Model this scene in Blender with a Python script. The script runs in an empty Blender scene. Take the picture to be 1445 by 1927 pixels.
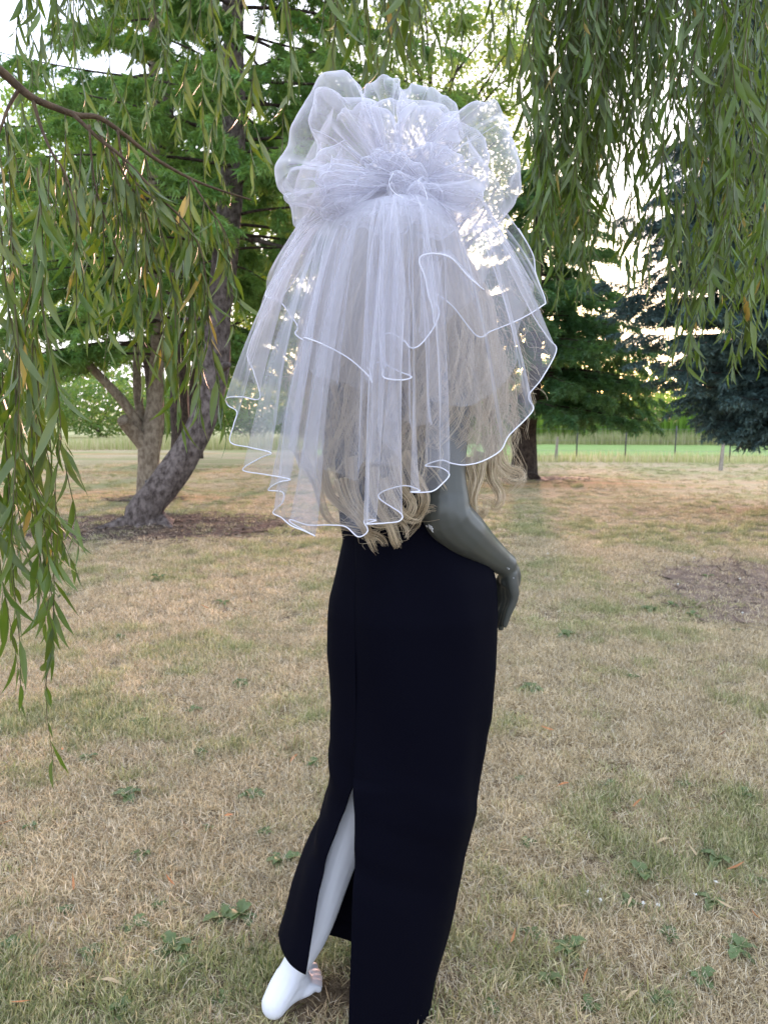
import bpy, bmesh, math, random
import numpy as np
from mathutils import Vector, Matrix
rng = np.random.default_rng(7)
random.seed(7)
S = bpy.context.scene
COL = S.collection
PI = math.pi

# ------------------------------------------------------------------ camera
CAM_Z = 1.25
PITCH = math.radians(7.9)
F = 1392.0
cam_d = bpy.data.cameras.new('camera'); cam = bpy.data.objects.new('camera', cam_d); COL.objects.link(cam)
cam.location = (0, 0, CAM_Z); cam.rotation_euler = (PI/2 - PITCH, 0, 0)
cam_d.sensor_fit = 'VERTICAL'; cam_d.sensor_height = 36; cam_d.lens = 26.0
cam_d.clip_start = 0.05; cam_d.clip_end = 2000
cam_d.dof.use_dof = True; cam_d.dof.focus_distance = 1.35; cam_d.dof.aperture_fstop = 9.0
S.camera = cam

# ------------------------------------------------------------------ light
SUN_EL = math.radians(7.6); SUN_AZ = math.radians(9.6)      # low in front of the camera, a little to the right
w = bpy.data.worlds.new('World'); S.world = w; w.use_nodes = True
nt = w.node_tree; nt.nodes.clear()
def N(nt, t, **k):
    n = nt.nodes.new(t)
    for a, v in k.items():
        if a.startswith('_'): n.inputs[a[1:].replace('_', ' ')].default_value = v
        else: setattr(n, a, v)
    return n
out = N(nt, 'ShaderNodeOutputWorld')
sky = N(nt, 'ShaderNodeTexSky', sky_type='NISHITA', sun_disc=False, sun_elevation=SUN_EL, sun_rotation=SUN_AZ,
        altitude=100, air_density=1.0, dust_density=1.6, ozone_density=1.2)
bg = N(nt, 'ShaderNodeBackground', _Strength=0.14)
tc = N(nt, 'ShaderNodeTexCoord')
mp = N(nt, 'ShaderNodeMapping'); mp.inputs['Scale'].default_value = (1.2, 1.2, 5.0)
nz = N(nt, 'ShaderNodeTexNoise', _Scale=2.2, _Detail=6.0, _Roughness=0.6)
cr = N(nt, 'ShaderNodeValToRGB'); cr.color_ramp.elements[0].position = .42; cr.color_ramp.elements[1].position = .62
cr.color_ramp.elements[0].color = (.55, .55, .55, 1); cr.color_ramp.elements[1].color = (.85, .85, .85, 1)
mx = N(nt, 'ShaderNodeMix', data_type='RGBA')
mx.inputs['B'].default_value = (3.7, 3.95, 5.0, 1)           # thin pinkish evening cloud
nt.links.new(tc.outputs['Generated'], mp.inputs['Vector']); nt.links.new(mp.outputs[0], nz.inputs['Vector'])
nt.links.new(nz.outputs['Fac'], cr.inputs['Fac']); nt.links.new(cr.outputs['Color'], mx.inputs['Factor'])
nt.links.new(sky.outputs[0], mx.inputs['A']); nt.links.new(mx.outputs['Result'], bg.inputs['Color'])
nt.links.new(bg.outputs[0], out.inputs[0])
sl = bpy.data.lights.new('sun', 'SUN'); sl.energy = 1.5; sl.angle = math.radians(3.0); sl.color = (1.0, .54, .44)
so = bpy.data.objects.new('sun', sl); COL.objects.link(so)
sd = Vector((math.sin(SUN_AZ)*math.cos(SUN_EL), math.cos(SUN_AZ)*math.cos(SUN_EL), math.sin(SUN_EL)))
so.rotation_euler = sd.to_track_quat('Z', 'Y').to_euler(); so.location = (6, 30, 12)
S.view_settings.view_transform = 'Standard'; S.view_settings.look = 'None'
S.view_settings.gamma = 1; S.view_settings.use_curve_mapping = False
S.view_settings.exposure = 2.15
S.render.engine = 'CYCLES'
S.cycles.transparent_max_bounces = 48; S.cycles.max_bounces = 10; S.cycles.transmission_bounces = 6
S.cycles.diffuse_bounces = 4; S.cycles.use_denoising = True; S.cycles.sample_clamp_indirect = 8.0

# ------------------------------------------------------------------ helpers
CP, SP = math.cos(PITCH), math.sin(PITCH)
def P(px, py, Y):                       # a point seen at pixel (px, py) of the 1445x1927 photograph, Y metres ahead
    a = (px-722.5)/F; b = -(py-963.5)/F
    d = np.array([a, CP + SP*b, -SP + CP*b]); t = Y/d[1]
    return np.array([0, 0, CAM_Z]) + d*t
def PP(L, Y=None):
    return np.array([P(q[0], q[1], q[2] if Y is None else Y) for q in L])
def gy(py):                             # ground distance seen at pixel row py
    return CAM_Z/math.tan(PITCH + math.atan((py-963.5)/F))
def cam_px(V):                          # project points: used to find which leaves are largest in view
    V = np.asarray(V) - np.array([0, 0, CAM_Z])
    dep = V[:, 1]*CP - V[:, 2]*SP; up = V[:, 1]*SP + V[:, 2]*CP
    dd = np.maximum(dep, 1e-3)
    return 722.5 + F*V[:, 0]/dd, 963.5 - F*up/dd, dep

def mesh(name, V, Fc, smooth=True, mat=None, mi=None):
    V = np.asarray(V, np.float32); me = bpy.data.meshes.new(name)
    if isinstance(Fc, np.ndarray):
        n, k = Fc.shape
        me.vertices.add(len(V)); me.vertices.foreach_set('co', V.ravel())
        me.loops.add(n*k); me.loops.foreach_set('vertex_index', Fc.astype(np.int32).ravel())
        me.polygons.add(n); me.polygons.foreach_set('loop_start', np.arange(0, n*k, k, dtype=np.int32))
        me.polygons.foreach_set('loop_total', np.full(n, k, np.int32))
    else:
        me.from_pydata([tuple(map(float, v)) for v in V], [], Fc); n = len(Fc)
    me.update(calc_edges=True)
    me.polygons.foreach_set('use_smooth', np.full(n, smooth))
    if mat is not None:
        for m in (mat if isinstance(mat, (list, tuple)) else [mat]): me.materials.append(m)
    if mi is not None: me.polygons.foreach_set('material_index', np.asarray(mi, np.int32))
    me.validate()
    return me
def link(name, me, parent=None, **props):
    o = bpy.data.objects.new(name, me); COL.objects.link(o)
    if parent is not None:
        o.parent = parent; o.matrix_parent_inverse = Matrix.Translation(-Vector(parent_loc(parent)))
    for k, v in props.items(): o[k] = v
    return o
def parent_loc(p):
    l = Vector(p.location)
    while p.parent is not None:
        p = p.parent
    return l if p is None else l
def thing(name, label, cat, loc=(0, 0, 0), group=None):
    o = bpy.data.objects.new(name, None); COL.objects.link(o); o.location = loc
    o['label'] = label; o['category'] = cat
    if group: o['group'] = group
    return o
def part(name, me, root, **props):      # part of a root that may stand anywhere: geometry is given in world space
    o = bpy.data.objects.new(name, me); COL.objects.link(o); o.parent = root
    top = root
    while top.parent is not None: top = top.parent
    if root is top: o.location = -Vector(top.location)
    for k, v in props.items(): o[k] = v
    return o
class Bag:
    def __init__(s): s.V = []; s.F = []; s.n = 0; s.M = []
    def add(s, V, Fc, m=0):
        V = np.asarray(V, float); Fc = np.asarray(Fc)
        s.V.append(V); s.F.append(Fc + s.n); s.n += len(V); s.M.append(np.full(len(Fc), m))
    def mesh(s, name, mat, smooth=True):
        return mesh(name, np.concatenate(s.V), np.concatenate(s.F), smooth, mat, np.concatenate(s.M))
def spline(pts, n):                     # Catmull-Rom through rows of pts
    p = np.asarray(pts, float); m = len(p)
    t = np.linspace(0, m-1, n); i = np.clip(t.astype(int), 0, m-2); f = (t-i)[:, None]
    g = lambda j: p[np.clip(j, 0, m-1)]
    a, b, c, d = g(i-1), g(i), g(i+1), g(i+2)
    return .5*((2*b) + (-a+c)*f + (2*a-5*b+4*c-d)*f**2 + (-a+3*b-3*c+d)*f**3)
def frames(C):
    T = np.gradient(C, axis=0); T /= np.linalg.norm(T, axis=1, keepdims=True)+1e-12
    u = np.array([1., 0, 0]) if abs(T[0][0]) < .8 else np.array([0, 1., 0])
    A = np.zeros_like(C); B = np.zeros_like(C)
    for i in range(len(C)):
        u = u - T[i]*np.dot(u, T[i]); u /= np.linalg.norm(u)+1e-12
        A[i] = u; B[i] = np.cross(T[i], u)
    return T, A, B
def tube(C, R, k=8, cap=True, lump=0.0, seed=0):
    C = np.asarray(C, float); R = np.broadcast_to(np.asarray(R, float), (len(C),))
    T, A, B = frames(C)
    th = np.arange(k)/k*2*PI
    rr = R[:, None]*np.ones(k)[None]
    if lump:
        g = np.random.default_rng(seed)
        L = np.cumsum(np.r_[0, np.linalg.norm(np.diff(C, axis=0), axis=1)])
        for q in range(7):
            rr = rr*(1 + lump*.5*np.sin(L[:, None]*g.uniform(1, 11) + g.integers(1, 6)*th[None] + g.uniform(0, 6)))
    V = C[:, None] + A[:, None]*(np.cos(th)[None, :, None]*rr[:, :, None]) + B[:, None]*(np.sin(th)[None, :, None]*rr[:, :, None])
    V = V.reshape(-1, 3); n = len(C); i = np.arange(n-1)[:, None]*k; j = np.arange(k)[None]; j2 = (j+1) % k
    Fq = np.stack([i+j, i+j2, i+k+j2, i+k+j], -1).reshape(-1, 4)
    if cap:
        V = np.concatenate([V, C[:1], C[-1:]]); a = len(V)-2
        jj = np.arange(k); c1 = np.stack([np.full(k, a), (jj+1) % k, jj, jj], -1)
        o = (n-1)*k; c2 = np.stack([np.full(k, a+1), o+jj, o+(jj+1) % k, o+(jj+1) % k], -1)
        # degenerate-free caps: build as quads over pairs
        caps = []
        for q in range(0, k, 2):
            caps.append([a, (q+2) % k, (q+1) % k, q]); caps.append([a+1, o+q, o+(q+1) % k, o+(q+2) % k])
        Fq = np.concatenate([Fq, np.array(caps)])
    return V, Fq
def grid_faces(nu, nv, wrap=False):
    i = np.arange(nu if wrap else nu-1)[:, None]; j = np.arange(nv-1)[None]; i2 = (i+1) % nu
    return np.stack([i*nv+j, i2*nv+j, i2*nv+j+1, i*nv+j+1], -1).reshape(-1, 4)
def noise1(x, seed):                    # smooth 1-D noise in -1..1
    g = np.random.default_rng(seed).uniform(-1, 1, 4096); x = np.asarray(x, float)+500.0
    i = np.floor(x).astype(int); f = x-i; f = f*f*(3-2*f)
    return g[i % 4096]*(1-f) + g[(i+1) % 4096]*f
def noise2(x, y, seed):
    g = np.random.default_rng(seed).uniform(0, 1, (256, 256)); x = np.asarray(x)+100; y = np.asarray(y)+100
    i = np.floor(x).astype(int); j = np.floor(y).astype(int); fx = x-i; fy = y-j; fx = fx*fx*(3-2*fx); fy = fy*fy*(3-2*fy)
    a = g[i % 256, j % 256]; b = g[(i+1) % 256, j % 256]; c = g[i % 256, (j+1) % 256]; d = g[(i+1) % 256, (j+1) % 256]
    return (a*(1-fx)+b*fx)*(1-fy) + (c*(1-fx)+d*fx)*fy
def rotmats(axis, up):                  # columns: x = side, y = up-ish normal, z = axis  for many directions
    Z = axis/np.linalg.norm(axis, axis=1, keepdims=True)
    X = np.cross(up, Z); X /= np.linalg.norm(X, axis=1, keepdims=True)+1e-9
    Y = np.cross(Z, X)
    return np.stack([X, Y, Z], -1)
def stamp(tV, tF, pos, R, scale):       # many copies of a template joined in one mesh
    n = len(pos); k = len(tV)
    V = np.einsum('nij,kj->nki', R, tV)*np.asarray(scale).reshape(n, 1, -1) + pos[:, None]
    Fq = tF[None] + (np.arange(n)*k)[:, None, None]
    return V.reshape(-1, 3), Fq.reshape(-1, tF.shape[1])

# ------------------------------------------------------------------ materials
def mat(name, col, rough=.7, var=0.0, scale=8.0, col2=None, bump=0.0, bscale=30.0, trans=0.0, tcol=None, spec=.3, obj_var=0.0, stretch=None, sheen=0.0):
    m = bpy.data.materials.new(name); m.use_nodes = True; t = m.node_tree; t.nodes.clear(); L = t.links.new
    o = N(t, 'ShaderNodeOutputMaterial'); b = N(t, 'ShaderNodeBsdfPrincipled', _Roughness=rough)
    b.inputs['Specular IOR Level'].default_value = spec
    if sheen: b.inputs['Sheen Weight'].default_value = sheen
    g = N(t, 'ShaderNodeNewGeometry'); mpn = N(t, 'ShaderNodeMapping'); L(g.outputs['Position'], mpn.inputs['Vector'])
    if stretch: mpn.inputs['Scale'].default_value = stretch
    cur = None
    rgb = N(t, 'ShaderNodeRGB'); rgb.outputs[0].default_value = (*col, 1); cur = rgb.outputs[0]
    if col2 is not None or var:
        nn = N(t, 'ShaderNodeTexNoise', _Scale=scale, _Detail=5.0, _Roughness=.65); L(mpn.outputs[0], nn.inputs['Vector'])
        r = N(t, 'ShaderNodeValToRGB'); c2 = col2 if col2 is not None else tuple(c*(1-var) for c in col)
        r.color_ramp.elements[0].position = .36; r.color_ramp.elements[1].position = .64
        r.color_ramp.elements[0].color = (*c2, 1); r.color_ramp.elements[1].color = (*col, 1)
        L(nn.outputs['Fac'], r.inputs['Fac']); cur = r.outputs['Color']
    if obj_var:
        oi = N(t, 'ShaderNodeObjectInfo'); hs = N(t, 'ShaderNodeHueSaturation')
        mr = N(t, 'ShaderNodeMapRange'); mr.inputs['To Min'].default_value = 1-obj_var; mr.inputs['To Max'].default_value = 1+obj_var
        L(oi.outputs['Random'], mr.inputs['Value']); L(mr.outputs[0], hs.inputs['Value']); L(cur, hs.inputs['Color']); cur = hs.outputs[0]
    L(cur, b.inputs['Base Color'])
    if bump:
        n2 = N(t, 'ShaderNodeTexNoise', _Scale=bscale, _Detail=8.0, _Roughness=.7); L(mpn.outputs[0], n2.inputs['Vector'])
        bp = N(t, 'ShaderNodeBump', _Strength=bump, _Distance=.02); L(n2.outputs['Fac'], bp.inputs['Height']); L(bp.outputs[0], b.inputs['Normal'])
    if trans:
        tr = N(t, 'ShaderNodeBsdfTranslucent'); mxs = N(t, 'ShaderNodeMixShader', _Fac=trans)
        if tcol: tr.inputs['Color'].default_value = (*tcol, 1)
        else: L(cur, tr.inputs['Color'])
        L(b.outputs[0], mxs.inputs[1]); L(tr.outputs[0], mxs.inputs[2]); L(mxs.outputs[0], o.inputs['Surface'])
    else: L(b.outputs[0], o.inputs['Surface'])
    return m
def leaf_mat(name, top, under, tcol, rough=.42, trans=.35, var=.35, scale=5.0):
    m = bpy.data.materials.new(name); m.use_nodes = True; t = m.node_tree; t.nodes.clear(); L = t.links.new
    o = N(t, 'ShaderNodeOutputMaterial'); b = N(t, 'ShaderNodeBsdfPrincipled', _Roughness=rough); b.inputs['Specular IOR Level'].default_value = .5
    g = N(t, 'ShaderNodeNewGeometry'); a = N(t, 'ShaderNodeMix', data_type='RGBA')
    a.inputs['A'].default_value = (*top, 1); a.inputs['B'].default_value = (*under, 1); L(g.outputs['Backfacing'], a.inputs['Factor'])
    rp = N(t, 'ShaderNodeMapRange'); rp.inputs['To Min'].default_value = 1-var; rp.inputs['To Max'].default_value = 1+var
    L(g.outputs['Random Per Island'], rp.inputs['Value'])
    hs = N(t, 'ShaderNodeHueSaturation'); L(a.outputs['Result'], hs.inputs['Color'])
    nn = N(t, 'ShaderNodeTexNoise', _Scale=scale, _Detail=2.0); L(g.outputs['Position'], nn.inputs['Vector'])
    hm = N(t, 'ShaderNodeMapRange'); hm.inputs['From Min'].default_value = .3; hm.inputs['From Max'].default_value = .7
    hm.inputs['To Min'].default_value = .475; hm.inputs['To Max'].default_value = .515
    L(nn.outputs['Fac'], hm.inputs['Value']); L(hm.outputs[0], hs.inputs['Hue']); L(rp.outputs[0], hs.inputs['Value'])
    L(hs.outputs[0], b.inputs['Base Color'])
    tr = N(t, 'ShaderNodeBsdfTranslucent', _Color=(*tcol, 1)); ms = N(t, 'ShaderNodeMixShader', _Fac=trans)
    L(b.outputs[0], ms.inputs[1]); L(tr.outputs[0], ms.inputs[2]); L(ms.outputs[0], o.inputs['Surface'])
    return m

def bark_mat(name, dark, light, band=(1, 1, 3.0)):
    return mat(name, light, .9, col2=dark, scale=16.0, bump=1.0, bscale=38.0, stretch=(1.3, 1.3, .8), spec=.15)
M_bark_lean = bark_mat('bark_grey_brown', (.05, .038, .032), (.21, .175, .155), (1, 1, 2.2))
M_bark_pale = bark_mat('bark_pale', (.16, .12, .085), (.36, .30, .22), (1, 1, 4.0))
M_bark_dark = bark_mat('bark_dark', (.03, .022, .018), (.10, .075, .06))
M_twig = mat('willow_twig', (.13, .115, .045), .6, var=.5, scale=12)
M_branch = mat('willow_branch', (.15, .10, .055), .75, var=.55, scale=30, bump=.5, bscale=120)
M_willow = leaf_mat('willow_leaf', (.058, .108, .012), (.105, .15, .05), (.24, .36, .03), rough=.42, trans=.27, var=.6)
M_willow_y = leaf_mat('willow_leaf_yellow', (.42, .30, .05), (.45, .34, .10), (.5, .38, .06), trans=.3)
M_spruce = leaf_mat('spruce_needles', (.14, .29, .075), (.14, .28, .085), (.34, .50, .08), rough=.55, trans=.33, var=.5, scale=1.2)
M_dspruce = leaf_mat('dark_spruce_needles', (.08, .19, .07), (.09, .19, .08), (.18, .32, .06), rough=.55, trans=.3, var=.5, scale=1.2)
M_bspruce = leaf_mat('blue_spruce_needles', (.085, .15, .14), (.085, .155, .155), (.06, .11, .08), rough=.55, trans=.1, var=.45, scale=1.0)
M_decid = leaf_mat('broad_leaves', (.10, .20, .035), (.14, .22, .08), (.36, .52, .06), rough=.5, trans=.5, var=.4, scale=.7)
M_decid2 = leaf_mat('yellow_green_leaves', (.13, .22, .04), (.15, .22, .08), (.34, .46, .09), rough=.5, trans=.55, var=.4, scale=.7)
M_hedge = leaf_mat('hedge_leaves', (.07, .15, .03), (.10, .17, .06), (.2, .34, .05), rough=.6, trans=.4, var=.5, scale=.5)
M_reed = leaf_mat('reed_leaves', (.14, .26, .04), (.16, .27, .06), (.35, .55, .06), rough=.55, trans=.45, var=.45, scale=.6)

# ------------------------------------------------------------------ ground
def ground_mat(name, near):
    m = bpy.data.materials.new(name); m.use_nodes = True; t = m.node_tree; t.nodes.clear(); L = t.links.new
    o = N(t, 'ShaderNodeOutputMaterial'); b = N(t, 'ShaderNodeBsdfPrincipled', _Roughness=.95); b.inputs['Specular IOR Level'].default_value = .1
    g = N(t, 'ShaderNodeNewGeometry')
    def nz(sc, det=6, st=(1, 1, 1), ro=.6):
        mpn = N(t, 'ShaderNodeMapping'); mpn.inputs['Scale'].default_value = st; L(g.outputs['Position'], mpn.inputs['Vector'])
        n = N(t, 'ShaderNodeTexNoise', _Scale=sc, _Detail=float(det), _Roughness=ro); L(mpn.outputs[0], n.inputs['Vector']); return n.outputs['Fac']
    def ramp(f, p0, c0, p1, c1):
        r = N(t, 'ShaderNodeValToRGB'); e = r.color_ramp.elements
        e[0].position = p0; e[1].position = p1; e[0].color = (*c0, 1); e[1].color = (*c1, 1); L(f, r.inputs['Fac']); return r.outputs['Color']
    def mix(f, a, c):
        x = N(t, 'ShaderNodeMix', data_type='RGBA'); L(f, x.inputs['Factor']); L(a, x.inputs['A']); L(c, x.inputs['B']); return x.outputs['Result']
    if near:
        straw = ramp(nz(60, 8, (1, .45, 1)), .3, (.27, .20, .12), .7, (.78, .66, .42))
        green = ramp(nz(45, 8, (1, .45, 1)), .3, (.20, .21, .07), .7, (.52, .52, .26))
        f = ramp(nz(.55, 5, (.55, 1.5, 1), .62), .44, (0, 0, 0), .60, (1, 1, 1))
        c = mix(f, straw, green)
        thatch_shade = ramp(nz(70, 8), .3, (.085, .06, .04), .72, (.36, .29, .19))  # soil and thatch, with shade under the near tufts put into the colour
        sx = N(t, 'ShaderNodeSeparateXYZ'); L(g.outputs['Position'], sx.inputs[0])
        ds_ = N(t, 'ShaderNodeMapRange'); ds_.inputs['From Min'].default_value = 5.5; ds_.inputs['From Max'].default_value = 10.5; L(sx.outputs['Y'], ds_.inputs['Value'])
        c = mix(ds_.outputs[0], thatch_shade, c)
        pink = ramp(nz(.4, 3, (.3, 1.6, 1)), .52, (1, 1, 1), .68, (1.12, .86, .74))
        mm = N(t, 'ShaderNodeMix', data_type='RGBA', blend_type='MULTIPLY'); mm.inputs['Factor'].default_value = 1
        L(c, mm.inputs['A']); L(pink, mm.inputs['B']); c = mm.outputs['Result']
    else:
        c = ramp(nz(.35, 6, (.3, 2, 1)), .35, (.38, .40, .16), .65, (.60, .56, .33))
    L(c, b.inputs['Base Color'])
    bp = N(t, 'ShaderNodeBump', _Strength=.9, _Distance=.04); L(nz(40, 8), bp.inputs['Height']); L(bp.outputs[0], b.inputs['Normal'])
    L(b.outputs[0], o.inputs['Surface']); return m
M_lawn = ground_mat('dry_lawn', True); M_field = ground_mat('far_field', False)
def gh(x, y):                           # gentle relief of the lawn
    x = np.asarray(x, float); y = np.asarray(y, float)
    fade = np.clip((y-2.2)/3, 0, 1)*np.clip((22-y)/6, 0, 1)
    h = .05*(noise2(x*.35, y*.35, 3)-.5)*fade
    for (cx, cy, r, a) in MOUNDS: h = h + a*np.exp(-(((x-cx)**2+(y-cy)**2)/r**2))
    return h
MOUNDS = [(-2.6, 7.9, 1.3, .07), (3.2, 12.9, 1.0, .06), (-3.3, 10.2, .8, .05)]
xs = np.concatenate([-np.geomspace(400, 30, 10), np.linspace(-24, 24, 161), np.geomspace(30, 400, 10)])
ys = np.concatenate([np.linspace(-30, -2, 8), np.linspace(-1, 22, 116), np.geomspace(24, 900, 16)])
X, Y = np.meshgrid(xs, ys, indexing='ij')
Z = gh(X, Y)
cxm = (X[:-1, :-1]+X[1:, 1:]).ravel()/2; cym = (Y[:-1, :-1]+Y[1:, 1:]).ravel()/2
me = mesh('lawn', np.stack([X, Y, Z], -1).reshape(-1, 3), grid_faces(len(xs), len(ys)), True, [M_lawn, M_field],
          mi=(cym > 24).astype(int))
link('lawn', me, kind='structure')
def sheet(name, poly, z, m, label_kind='structure', n=40, conf=True, irr=.0, seed=1):
    c = np.mean(poly, axis=0); th = np.linspace(0, 2*PI, n, endpoint=False)
    p = np.concatenate([poly, poly[:1]]); d = np.r_[0, np.cumsum(np.linalg.norm(np.diff(p, axis=0), axis=1))]
    s = np.linspace(0, d[-1], n*2, endpoint=False); ring = np.stack([np.interp(s, d, p[:, 0]), np.interp(s, d, p[:, 1])], 1)
    ring = c + (ring-c)*(1+irr*noise1(np.arange(n*2)*.7, seed))[:, None]
    rings = [c + (ring-c)*f for f in (.0001, .3, .6, .8, 1)]
    V = np.concatenate(rings); V = np.c_[V, (gh(V[:, 0], V[:, 1]) if conf else 0)+z]
    Fq = grid_faces(5, n*2); k = n*2
    close = np.array([[i*k+k-1, i*k, (i+1)*k, (i+1)*k+k-1] for i in range(4)])
    i = np.arange(4)[:, None]; j = np.arange(k)[None]; j2 = (j+1) % k
    Fq = np.stack([i*k+j, (i+1)*k+j, (i+1)*k+j2, i*k+j2], -1).reshape(-1, 4)
    return link(name, mesh(name, V, Fq, True, m), kind=label_kind)
M_mulch = mat('mulch', (.12, .085, .06), .95, col2=(.05, .035, .028), scale=18, bump=1, bscale=60)
M_dirt = mat('bare_earth', (.30, .225, .165), .95, col2=(.15, .11, .085), scale=6, bump=1, bscale=40)
M_strip = mat('meadow', (.27, .40, .12), .9, col2=(.22, .33, .09), scale=2, bump=1, bscale=12)
sheet('bare_ground', np.array([[-3.9, 6.9], [-2.2, 6.8], [-1.1, 7.4], [-.9, 8.3], [-2.0, 8.7], [-3.6, 8.3]]), .012, M_mulch, irr=.12)
sheet('bare_patch', np.array([[1.9, 4.3], [2.6, 3.9], [3.4, 4.4], [3.7, 5.6], [2.9, 6.2], [2.1, 5.6]]), .012, M_dirt, irr=.15, seed=4)
sheet('bare_ring', np.array([[2.2, 12.6], [2.9, 12.5], [3.3, 12.9], [2.9, 13.3], [2.2, 13.3]]), .008, M_dirt, irr=.3, seed=6)
sheet('tree_ring', np.array([[-3.7, 9.8], [-2.9, 9.8], [-2.8, 10.4], [-3.6, 10.5]]), .012, M_mulch, irr=.1, seed=7)
# bright meadow beyond the lawn on the right
me = mesh('green_meadow', [(-2, 20.2, .02), (40, 18.2, .02), (60, 27, .02), (-2, 30, .02)], [(0, 1, 2, 3)], False, M_strip)
link('green_meadow', me, kind='structure')

# ------------------------------------------------------------------ grass
def blade_tuft(seed, n, hlen, spread, up, wid):
    g = np.random.default_rng(seed); V = []; Fq = []
    for i in range(n):
        r = spread*math.sqrt(g.uniform()); a = g.uniform(0, 2*PI); b = np.array([r*math.cos(a), r*math.sin(a), -.004])
        az = g.uniform(0, 2*PI); el = math.radians(np.clip(g.normal(up, 22), 3, 88)); L_ = hlen*g.uniform(.45, 1.25)
        d = np.array([math.cos(az)*math.cos(el), math.sin(az)*math.cos(el), math.sin(el)])
        sd_ = np.array([-math.sin(az), math.cos(az), 0])*wid*g.uniform(.6, 1.3)*.5
        tilt = np.array([0, 0, g.normal(0, .25)*wid])
        mid = b + d*L_*.55; tip = b + d*L_ + np.array([g.normal(0, .12), g.normal(0, .12), -.22*g.uniform(0, 1)])*L_
        mid[2] = max(mid[2], .002); tip[2] = max(tip[2], .002)
        k = len(V); V += [b-sd_, b+sd_, mid+sd_*.8+tilt, mid-sd_*.8-tilt, tip]
        Fq += [(k, k+1, k+2, k+3), (k+3, k+2, k+4)]
    return V, Fq
def grass_mat(name, cols, trans=.38, tc_=None):
    m = bpy.data.materials.new(name); m.use_nodes = True; t = m.node_tree; t.nodes.clear(); L = t.links.new
    o = N(t, 'ShaderNodeOutputMaterial'); b = N(t, 'ShaderNodeBsdfPrincipled', _Roughness=.6); b.inputs['Specular IOR Level'].default_value = .25
    g = N(t, 'ShaderNodeNewGeometry'); r = N(t, 'ShaderNodeValToRGB'); e = r.color_ramp.elements
    while len(e) < len(cols): e.new(.5)
    for i, c in enumerate(cols): e[i].position = i/(len(cols)-1); e[i].color = (*c, 1)
    L(g.outputs['Random Per Island'], r.inputs['Fac'])
    oi = N(t, 'ShaderNodeObjectInfo'); mr = N(t, 'ShaderNodeMapRange'); mr.inputs['To Min'].default_value = .75; mr.inputs['To Max'].default_value = 1.25
    L(oi.outputs['Random'], mr.inputs['Value']); hs = N(t, 'ShaderNodeHueSaturation'); L(r.outputs[0], hs.inputs['Color']); L(mr.outputs[0], hs.inputs['Value'])
    L(hs.outputs[0], b.inputs['Base Color'])
    tr = N(t, 'ShaderNodeBsdfTranslucent'); L(hs.outputs[0], tr.inputs['Color']); ms = N(t, 'ShaderNodeMixShader', _Fac=trans)
    L(b.outputs[0], ms.inputs[1]); L(tr.outputs[0], ms.inputs[2]); L(ms.outputs[0], o.inputs['Surface']); return m
G_dry = grass_mat('dry_blades', [(.82, .71, .46), (.54, .43, .25), (.93, .86, .66), (.22, .155, .08), (.72, .61, .38)])
G_mix = grass_mat('half_dry_blades', [(.72, .64, .38), (.42, .40, .15), (.84, .76, .52), (.24, .25, .09), (.60, .54, .30)])
G_grn = grass_mat('green_blades', [(.26, .31, .10), (.42, .41, .18), (.13, .19, .06), (.66, .60, .38), (.21, .27, .10)])
src = bpy.data.collections.new('grass_tufts')
variants = []
spec = [(G_dry, 90, .038, .045, 26, .0021)]*4 + [(G_mix, 80, .038, .045, 34, .0021)]*3 + [(G_grn, 64, .040, .040, 46, .0025)]*3
for i, (m_, n, hl, sp, up, wd) in enumerate(spec):
    V, Fq = blade_tuft(100+i, n, hl, sp, up, wd)
    o = bpy.data.objects.new('grass_tuft_%02d' % i, mesh('grass_tuft', V, Fq, False, m_)); src.objects.link(o); variants.append(o)
def scatter(y0, y1, dens, sc, seed):
    g = np.random.default_rng(seed)
    hw = lambda y: .56*y + .35
    n = int(dens*(y1-y0)*(hw(y0)+hw(y1)))
    y = y0 + (y1-y0)*np.sqrt(g.uniform(0, 1, n)*(1-(y0/y1)**2)+(y0/y1)**2) if False else g.uniform(y0, y1, n)
    x = g.uniform(-1, 1, n)*hw(y1)
    return x, y, np.full(n, sc)*g.uniform(.7, 1.35, n)
bands = [(.95, 2.4, 1900, .95), (2.4, 4.2, 1300, 1.05), (4.2, 7, 620, 1.2), (7, 11, 190, 1.3), (11, 17, 110, 1.35)]
xs_, ys_, ss_ = [np.concatenate(c) for c in zip(*[scatter(a, b, d, s, 50+i) for i, (a, b, d, s) in enumerate(bands)])]
def inside(x, y, cx, cy, rx, ry): return ((x-cx)/rx)**2 + ((y-cy)/ry)**2 < 1 - .4*noise2(x*3, y*3, 9)
keep = rng.uniform(size=len(xs_)) > np.clip((ys_-7.5)/4, 0, .72)
keep &= ~(inside(xs_, ys_, -2.4, 7.6, 1.5, .85) & (rng.uniform(size=len(xs_)) < .6))
keep &= ~(inside(xs_, ys_, 2.75, 5.0, .85, 1.1) & (rng.uniform(size=len(xs_)) < .55))
keep &= ~(((xs_-.0)/.13)**2+((ys_-1.43)/.10)**2 < 1)
keep &= ~(((xs_+.175)/.07)**2+((ys_-1.42)/.08)**2 < 1)
keep &= ~(inside(xs_, ys_, 3.2, 12.9, .9, .7) & (rng.uniform(size=len(xs_)) < .8))
xs_, ys_, ss_ = xs_[keep], ys_[keep], ss_[keep]
gf = .34*noise2(xs_*.9, ys_*1.5, 21) + .33*noise2(xs_*2.7, ys_*3.5, 22) + .33*noise2(xs_*7, ys_*8, 23) + rng.normal(0, .09, len(xs_))
near_green = np.clip((2.3-ys_)/1.2, 0, 1)*.012 + np.clip((xs_-.1)/1.2, 0, 1)*np.clip((2.9-ys_)/1.5, 0, 1)*.07
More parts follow.
